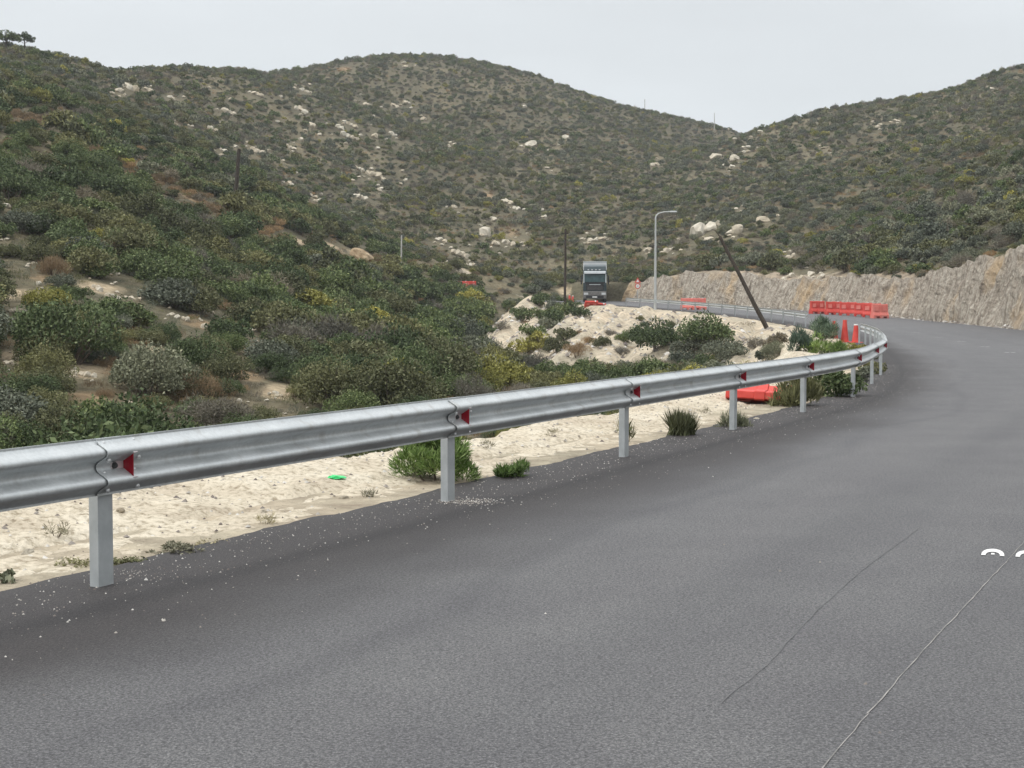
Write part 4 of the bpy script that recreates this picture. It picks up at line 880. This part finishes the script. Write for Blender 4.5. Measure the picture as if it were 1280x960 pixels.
for i, (px, py, r) in enumerate([(1085, 487, .12), (1076, 492, .10), (1066, 487, .11), (1040, 505, .10), (945, 523, .10), (960, 520, .08), (1060, 499, .08), (35, 690, .05), (330, 640, .04), (150, 650, .04), (430, 620, .045)]):
    x, y = ground(px, py); tag(link('stone', RM[i % 8], None, (x, y, vh(x, y) + r * .2), (0, 0, i), (r * 2, r * 1.7, r * 1.3)), ('largest pale', 'smaller pale', 'small pale')[i % 3] + ' loose stone ' + ['beside the last near post, on the left', 'at the foot of the last near post', 'left of the last near post, in weeds', 'between the fifth and sixth posts', 'right of the fourth post', 'beside the lying red barrier', 'left of the sixth post', 'at the left edge of the sand', 'right of the green bag, close to the asphalt', 'right of the first post under the rail', 'just right of the green bag'][i], 'stone', 'loose stones on the verge')

# ------------------------------------------------------------------ plastic barriers and cones
def barrier_mesh(L=1.25, H=1.0, W=.5, m=None):
    # water-filled barrier: stepped profile, forklift slots below, recessed pockets above
    b = MB(); prof = [(-W / 2, .0), (-W / 2, .22), (-.13, .42), (-.09, H - .06), (-.07, H), (.07, H), (.09, H - .06), (.13, .42), (W / 2, .22), (W / 2, 0)]
    xs_ = [(-L / 2, -L / 2 + .14), (-.10, .10), (L / 2 - .14, L / 2)]
    for x0, x1 in xs_: b.prism(prof, 0, x0, x1)
    pr2 = [(p[0] * .86, max(p[1], .13) if p[1] < .13 else p[1] * .985) for p in prof]
    for x0, x1 in ((-L / 2 + .141, -.101), (.101, L / 2 - .141)): b.prism(pr2, 0, x0, x1)
    return b.mesh('barrier_body', m, bevel=.012)
BAR = barrier_mesh(m=M['redplastic']); BARP = barrier_mesh(m=M['pinkplastic'])
CAP = MB().tube([(0, 0, 0), (0, 0, .05)], .075, 12).mesh('filler_cap', M['whiteplastic'])
RECP = MB().box(-.15, .15, -.012, .0, -.14, .14).mesh('hand_pocket', M['pinkplastic'], bevel=.008)
def barrier(x, y, z, rz, label, group, me_=BAR, tilt=(0, 0), cap=True):
    r = empty('plastic_barrier', label, 'barrier', (x, y, z), 0, group); r.rotation_euler = (tilt[0], tilt[1], rz)
    link('barrier_body', me_, r)
    if cap: link('filler_cap', CAP, r, (.36, 0, .985))
    for sx in (-.33, .33): link('hand_pocket', RECP, r, (sx, -.116, .66), (-.09, 0, 0))
    return r
bl = [(1021.5, 'leftmost red plastic barrier of the row by the rock cutting', BAR, .5), (1042, 'second red plastic barrier from the left in the row by the rock cutting', BAR, .3), (1060, 'third red plastic barrier from the left in the row by the rock cutting', BAR, .02), (1078.5, 'fourth red plastic barrier from the left, beside the faded one', BAR, 0), (1090, 'red plastic barrier half hidden behind its neighbours, second from the right', BAR, -.2), (1099.5, 'faded pink barrier at the right end of the row by the rock cutting', BARP, .5)]
for i, (px, lb, m_, rz) in enumerate(bl):
    Y = 119.5 - i * 2.5; a, _b = ray(px, 390); x = a * Y; D_, S_ = lateral([x], [Y]); z = float(np.interp(S_[0], PS, ELV)); barrier(x, Y, z, rz - .12, lb, 'red barriers in a row by the rock cutting', m_, cap=(i in (0, 1, 3)))
x, y = ground(955, 502)
o = barrier(x + .05, y + .1, vh(x, y) + .20, .62, 'red plastic barrier lying on its side on the sand under the guardrail', None, BAR, (0, 0), cap=False); o.rotation_euler = (1.48, .05, -.25); o.location.z -= .12; o.location.y += .25; o.scale = (.85, .85, .8)
p = at(744, 380, 148); z = h1(p[0], p[1]); barrier(p[0], 148, 1.45, .5, 'red barrier lying in front of the truck, right one', None, BAR, (1.2, .1)); barrier(p[0] - .5, 147.2, 1.4, .1, 'red barrier lying in front of the truck, left one', None, BAR, (.9, 0))
for i, px in enumerate((858, 872)):
    p = at(px, 386, 128); D_, S_ = lateral([p[0]], [132.]); barrier(p[0] + .6, 132., float(np.interp(S_[0], PS, ELV)), .3 * i, ('left' if i == 0 else 'right') + ' one of two faded pink barriers behind the far guardrail', None, BARP)
for i, px in enumerate((578, 588)):
    p = hit(px, 362); barrier(p[0], p[1], p[2] - .1, .4 * i, ('left' if i == 0 else 'right') + ' one of two red barriers in bushes far left of the truck', None, BAR)
def cone(x, y, z, label, H=.95, band=True, tilt=0):
    r = empty('traffic_cone', label, 'traffic cone', (x, y, z)); r.rotation_euler = (0, tilt, 0)
    b = MB(); b.tube([(0, 0, .04), (0, 0, H)], [.17, .08], 18); b.build('cone_body', M['redplastic'], r, True)
    MB().box(-.25, .25, -.25, .25, 0, .045).build('cone_base', M['redplastic'], r, bevel=.01)
    MB().tube([(0, 0, H), (0, 0, H + .05)], [.088, .08], 14).build('cone_tip', M['whiteplastic'] if band else M['redplastic'], r, True)
    return r
for px, Y, lb, H in ((1056, 64, 'middle and tallest of the three red cones at the gap in the guardrail', .9), (1070, 63, 'right one of the three red cones at the gap in the guardrail', .74), (1043, 70, 'left red cone half hidden behind the blue green bush', .8)):
    a, _b = ray(px, 410); x = a * Y; cone(x, Y, .0, lb, H, H < .78)
a, _b = ray(712, 370); x = a * 152; cone(x, 152, h1(x, 152) , 'far red cone on pale ground between the dark pole and the truck', 1.0); a, _b = ray(716, 370); cone(a * 156, 156, h1(a * 156, 156), 'second far red cone just left of the truck', .8)

# ------------------------------------------------------------------ poles, lamp, sign
def pole(name, base, top, r0, r1, m_, label, cat='utility pole', extra=None):
    b = Vector(base); t = Vector(top) - b; r = empty(name, label, cat, base)
    MB().tube([t * k / 6 + Vector((math.sin(k * 2.1) * .01, 0, 0)) for k in range(7)], [r0 + (r1 - r0) * k / 6 for k in range(7)], 12).build('pole_shaft', m_, r, True)
    if extra: extra(r, t)
    return r
def stub(r, t): 
    MB().tube([t, t + Vector((-.25, .1, .35)), t + Vector((-.45, .1, .4))], [.03, .02, .01], 6).build('broken_bracket', M['wood'], r)
B_ = hit(966, 411, 60); T_ = at(900, 296, B_[1] + 1.5)
pole('utility_pole', B_ - np.array([0, 0, .6]), T_, .13, .08, M['wood'], 'dark wooden pole leaning to the left out of the large sand heap', extra=stub)
a, _b = ray(706, 372); B_ = np.array([a * 150, 150, h1(a * 150, 150) - .4]); pole('utility_pole', B_, at(707, 286, 150), .14, .10, M['wood'], 'upright dark wooden pole just left of the truck', extra=lambda r, t: MB().box(-.35, .35, -.05, .05, t.z - .5, t.z - .4).build('crossarm', M['wood'], r))
B_ = hit(292, 262); pole('utility_pole', B_ - np.array([0, 0, 1]), at(299, 186, B_[1]), .22, .16, M['wood'], 'dark pole leaning slightly right on the left hillside')
B_ = hit(501, 345); pole('concrete_pole', B_ - np.array([0, 0, 1]), at(502, 294, B_[1]), .10, .07, M['concrete'], 'thin pale grey pole in the valley left of the centre')
for px, py0, py1, lb in ((806, 124, 140, 'tiny thin mast on the skyline right of the central summit'), (893, 141, 160, 'tiny thin mast on the skyline above the saddle')):
    a, _b = ray(px, py1); Y = 445; zb = h1(a * Y, Y); pole('mast', (a * Y, Y, min(zb, at(px, py1, Y)[2]) - .5), at(px, py0, Y), .13, .09, M['concrete'], lb, 'mast')
Yl = 131.5; a, _b = ray(819, 384); x = a * Yl; z0 = h1(x, Yl)
lamp = empty('street_lamp', 'grey curved-arm street lamp standing outside the far guardrail', 'street lamp', (x, Yl, z0)); top = at(819, 272, Yl)[2] - z0
MB().tube([(0, 0, -.3), (0, 0, top * .5), (0, 0, top)], [.13, .10, .07], 12).build('lamp_pole', M['lampsteel'], lamp, True)
MB().tube([(0, 0, top - .02), (.06, 0, top + .18), (.25, 0, top + .36), (.7, 0, top + .48), (1.25, 0, top + .52)], [.07, .06, .05, .045, .04], 10).build('lamp_arm', M['lampsteel'], lamp, True)
MB().frustum((1.2, -.13), (1.85, .13), top + .46, (1.25, -.09), (1.75, .09), top + .58).build('lamp_head', M['lampsteel'], lamp, bevel=.02)
MB().box(-.11, .11, -.14, -.09, .6, 1.1).build('service_hatch', M['galv2'], lamp)
Ys = 166; a, _b = ray(797, 370); x = a * Ys; D_, S_ = lateral([x], [Ys]); z0 = 2.05
sg = empty('road_sign', 'red bordered triangle sign above a round sign on one post behind the far guardrail', 'road sign', (x, Ys, z0)); sg.scale = (.85, .85, .85)
MB().tube([(0, 0, -.3), (0, 0, 3.0)], .04, 10).build('sign_post', M['galv2'], sg, True)
def tri(r, z, y0, y1, nm, m_): MB().prism([(r * math.sin(2 * PI * k / 3), z + r * math.cos(2 * PI * k / 3)) for k in range(3)], 1, y0, y1).build(nm, m_, sg)
tri(.48, 2.62, -.07, -.05, 'triangle_plate', M['redplastic']); tri(.24, 2.62, -.078, -.071, 'triangle_face', M['whiteplastic'])
def disc(r, z, y0, y1, nm, m_): MB().prism([(r * math.sin(2 * PI * k / 24), z + r * math.cos(2 * PI * k / 24)) for k in range(24)], 1, y0, y1).build(nm, m_, sg)
disc(.36, 1.98, -.07, -.05, 'round_plate', M['redplastic']); disc(.25, 1.98, -.078, -.071, 'round_face', M['whiteplastic'])
MB().box(-.12, .12, -.085, -.079, 1.95, 2.01).build('sign_symbol', M['darkbolt'], sg)
B_ = hit(168, 480); r = empty('stump', 'short dark wooden stump among pale rocks on the left slope', 'stump', B_); MB().tube([(0, 0, -.3), (.03, 0, .4), (0, .05, .85)], [.2, .17, .15], 9).build('stump_wood', M['wood'], r)

# trees on the left skyline
def pine(px, py, Y, R_, H_, label, seed):
    a, b = ray(px, py); x = a * Y; z = h1(x, Y); ctr = at(px, py, Y)[2]; r = empty('pine_tree', label, 'tree', (x, Y, z)); th = ctr - z
    bt = MB(); bt.tube([(0, 0, -.5), (.08, 0, th * .5), (0, 0, th + H_ * .3)], [.13, .10, .04], 8)
    for k in range(5): an = k * 1.3; bt.tube([(.03, 0, th - H_ * .5 + k * .12), (R_ * .6 * math.cos(an), R_ * .6 * math.sin(an), th + .1 * k)], [.05, .02], 5)
    bt.build('trunk', M['wood'], r); m_ = leaf_cloud(seed, 22, 1500, .09, mat_=LEAF[0], name='crown', flat=.9, stems=3, spread=1.15); link('crown', m_, r, (0, 0, th - H_ * .75), (0, 0, seed), (R_, R_, H_))
pine(7, 43, 228, 2.0, 1.5, 'left one of two small pines on the skyline at the upper left corner', 3)
pine(30, 45, 232, 1.5, 1.25, 'right one of two small pines on the skyline at the upper left corner', 4)

# green plastic bag
x, y = ground(421, 602); bm = bmesh.new(); bmesh.ops.create_icosphere(bm, subdivisions=3, radius=1)
for v in bm.verts:
    w = float(fbm(np.array([v.co.x * 3 + 5]), np.array([v.co.y * 3 + v.co.z * 5]), 3)[0]); v.co *= 1 + .5 * w; v.co.x *= .075; v.co.y *= .06; v.co.z = max(v.co.z, -.3) * .02
me = bpy.data.meshes.new('plastic_bag'); bm.to_mesh(me); bm.free(); me.materials.append(M['green']); tag(link('plastic_bag', me, None, (x, y, vh(x, y) + .01)), 'crumpled bright green plastic bag on the sand under the guardrail', 'litter')

# ------------------------------------------------------------------ truck
M['cab'] = mottled('dark_petrol_cab_paint', (.012, .028, .034), (.022, .045, .052), 1.2, .35, .02, spec=.5)
M['glass'] = mottled('windscreen_glass', (.012, .035, .038), (.05, .10, .105), 1.5, .3, 0, spec=.35)
M['silver'] = mottled('silver_trim', (.42, .45, .46), (.55, .58, .6), 2, .4, .02, metal=.3)
M['dark'] = mottled('black_trim', (.012, .013, .015), (.03, .03, .032), 5, .6, .05)
M['grille'] = mottled('dusty_grille', (.10, .10, .095), (.2, .19, .18), 6, .7, .2)
M['trailer'] = mottled('white_trailer_panel', (.70, .72, .73), (.8, .81, .82), 1, .5, .02)
M['tyre'] = mottled('tyre_rubber', (.015, .015, .015), (.035, .034, .032), 8, .9, .2)
M['lens'] = mottled('headlight_lens', (.45, .47, .48), (.6, .62, .63), 10, .2, .02)
Yt = 163.; a, _b = ray(743.5, 375); xt = a * Yt; D_, S_ = lateral([xt], [Yt]); zt = float(np.interp(S_[0], PS, ELV))
tk = empty('truck', 'dark articulated lorry with silver visor and white trailer coming head-on round the far bend', 'truck', (xt, Yt, zt + .0), -math.atan2(xt, Yt))
W2 = 1.25
tk.scale = (1, 1, 1.1)
cab = MB().prism([(0.0, .55), (0.0, 1.75), (.12, 2.75), (.32, 3.15), (2.2, 3.25), (2.2, .9), (1.9, .55)], 0, -W2, W2).build('cab', M['cab'], tk, bevel=.05)
MB().prism([(.30, 3.15), (.55, 3.5), (1.6, 3.72), (2.2, 3.72), (2.2, 3.2)], 0, -W2 + .06, W2 - .06).build('roof_fairing', M['cab'], tk, bevel=.05)
MB().prism([(-.02, 1.98), (.085, 2.72), (.10, 2.72), (.02, 1.98)], 0, -1.12, 1.12).build('windscreen', M['glass'], tk)
for s_ in (-1, 1): MB().prism([(-.035, 1.9), (.075, 2.75), (.12, 2.75), (.05, 1.9)], 0, min(s_ * 1.125, s_ * 1.225), max(s_ * 1.125, s_ * 1.225)).build('pillar_trim', M['silver'], tk)
MB().box(-1.12, 1.12, -.05, -.006, 1.9, 1.975).build('black_band', M['dark'], tk)
MB().prism([(-.14, 2.78), (-.10, 2.95), (.16, 3.04), (.10, 2.78)], 0, -1.15, 1.15).build('sun_visor', M['silver'], tk, bevel=.01)
for k in range(4): MB().box(-.78 + k * .4, -.62 + k * .4, .18, .24, 3.12, 3.22).build('roof_lamp', M['lens'], tk)
MB().box(-.95, .95, -.03, -.005, 1.15, 1.9).build('grille', M['dark'], tk, bevel=.01); g_ = MB().box(-.6, .6, -.045, -.031, 1.70, 1.76).build('grille_bar', M['silver'], tk)
for k in range(4): MB().box(-.85, .85, -.045, -.031, 1.2 + k * .12, 1.23 + k * .12).build('grille_slat', M['grille'], tk)
MB().box(-W2, W2, -.12, .2, .35, 1.08).build('bumper', M['grille'], tk, bevel=.04)
for s_ in (-1, 1):
    hl = MB().box(min(s_ * .72, s_ * 1.16), max(s_ * .72, s_ * 1.16), -.14, -.115, .72, .94).build('headlight', M['lens'], tk, bevel=.01)
    mi_ = MB().box(min(s_ * 1.36, s_ * 1.52), max(s_ * 1.36, s_ * 1.52), .0, .12, 1.75, 2.6).build('mirror', M['dark'], tk, bevel=.02)
    MB().tube([(s_ * 1.24, .2, 2.62), (s_ * 1.44, .08, 2.62)], .025, 6).build('mirror_arm', M['dark'], mi_)
    MB().prism([(.12, 1.95), (.22, 2.68), (1.0, 2.68), (1.0, 1.95)], 0, min(s_ * 1.252, s_ * 1.262), max(s_ * 1.252, s_ * 1.262)).build('side_window', M['glass'], tk)
    for yy in (1.35, 4.2, 9.8, 11.1, 12.4):
        w_ = MB().tube([(s_ * .92, yy, .5), (s_ * 1.24, yy, .5)], .5, 20).build('wheel', M['tyre'], tk, True)
        MB().tube([(s_ * 1.245, yy, .5), (s_ * 1.255, yy, .5)], .28, 16).build('rim', M['silver'], w_)
MB().box(-.95, .95, -.155, -.122, .42, .66).build('lower_grille', M['dark'], tk); MB().box(-.26, .26, -.16, -.156, .46, .57).build('number_plate', M['whiteplastic'], tk)
MB().box(-.45, .45, .3, 13.0, .75, 1.05).build('chassis', M['dark'], tk)
tr = MB().box(-W2 - .02, W2 + .02, 2.7, 13.6, 1.15, 4.05).build('trailer', M['trailer'], tk, bevel=.03)
MB().box(-W2 - .03, W2 + .03, 2.66, 2.72, 3.93, 4.06).build('trailer_edge', M['silver'], tr)

# ------------------------------------------------------------------ air
hz = bpy.data.materials.new('haze_air'); hz.use_nodes = True; t = hz.node_tree; t.nodes.clear(); o_ = N(t, 'ShaderNodeOutputMaterial'); v_ = N(t, 'ShaderNodeVolumePrincipled')
v_.inputs['Color'].default_value = (.93, .96, 1, 1); v_.inputs['Density'].default_value = .00028; v_.inputs['Anisotropy'].default_value = .2; t.links.new(v_.outputs[0], o_.inputs['Volume'])
HAZE = True
if HAZE:
    hb = MB().box(-3200, 3200, -2700, 5700, float(HH.min()) - 1, float(HH.max()) + 4).build('haze', hz); tag(hb, 'thin pale haze in the air over the valley', 'haze', None, 'stuff')
print('done')
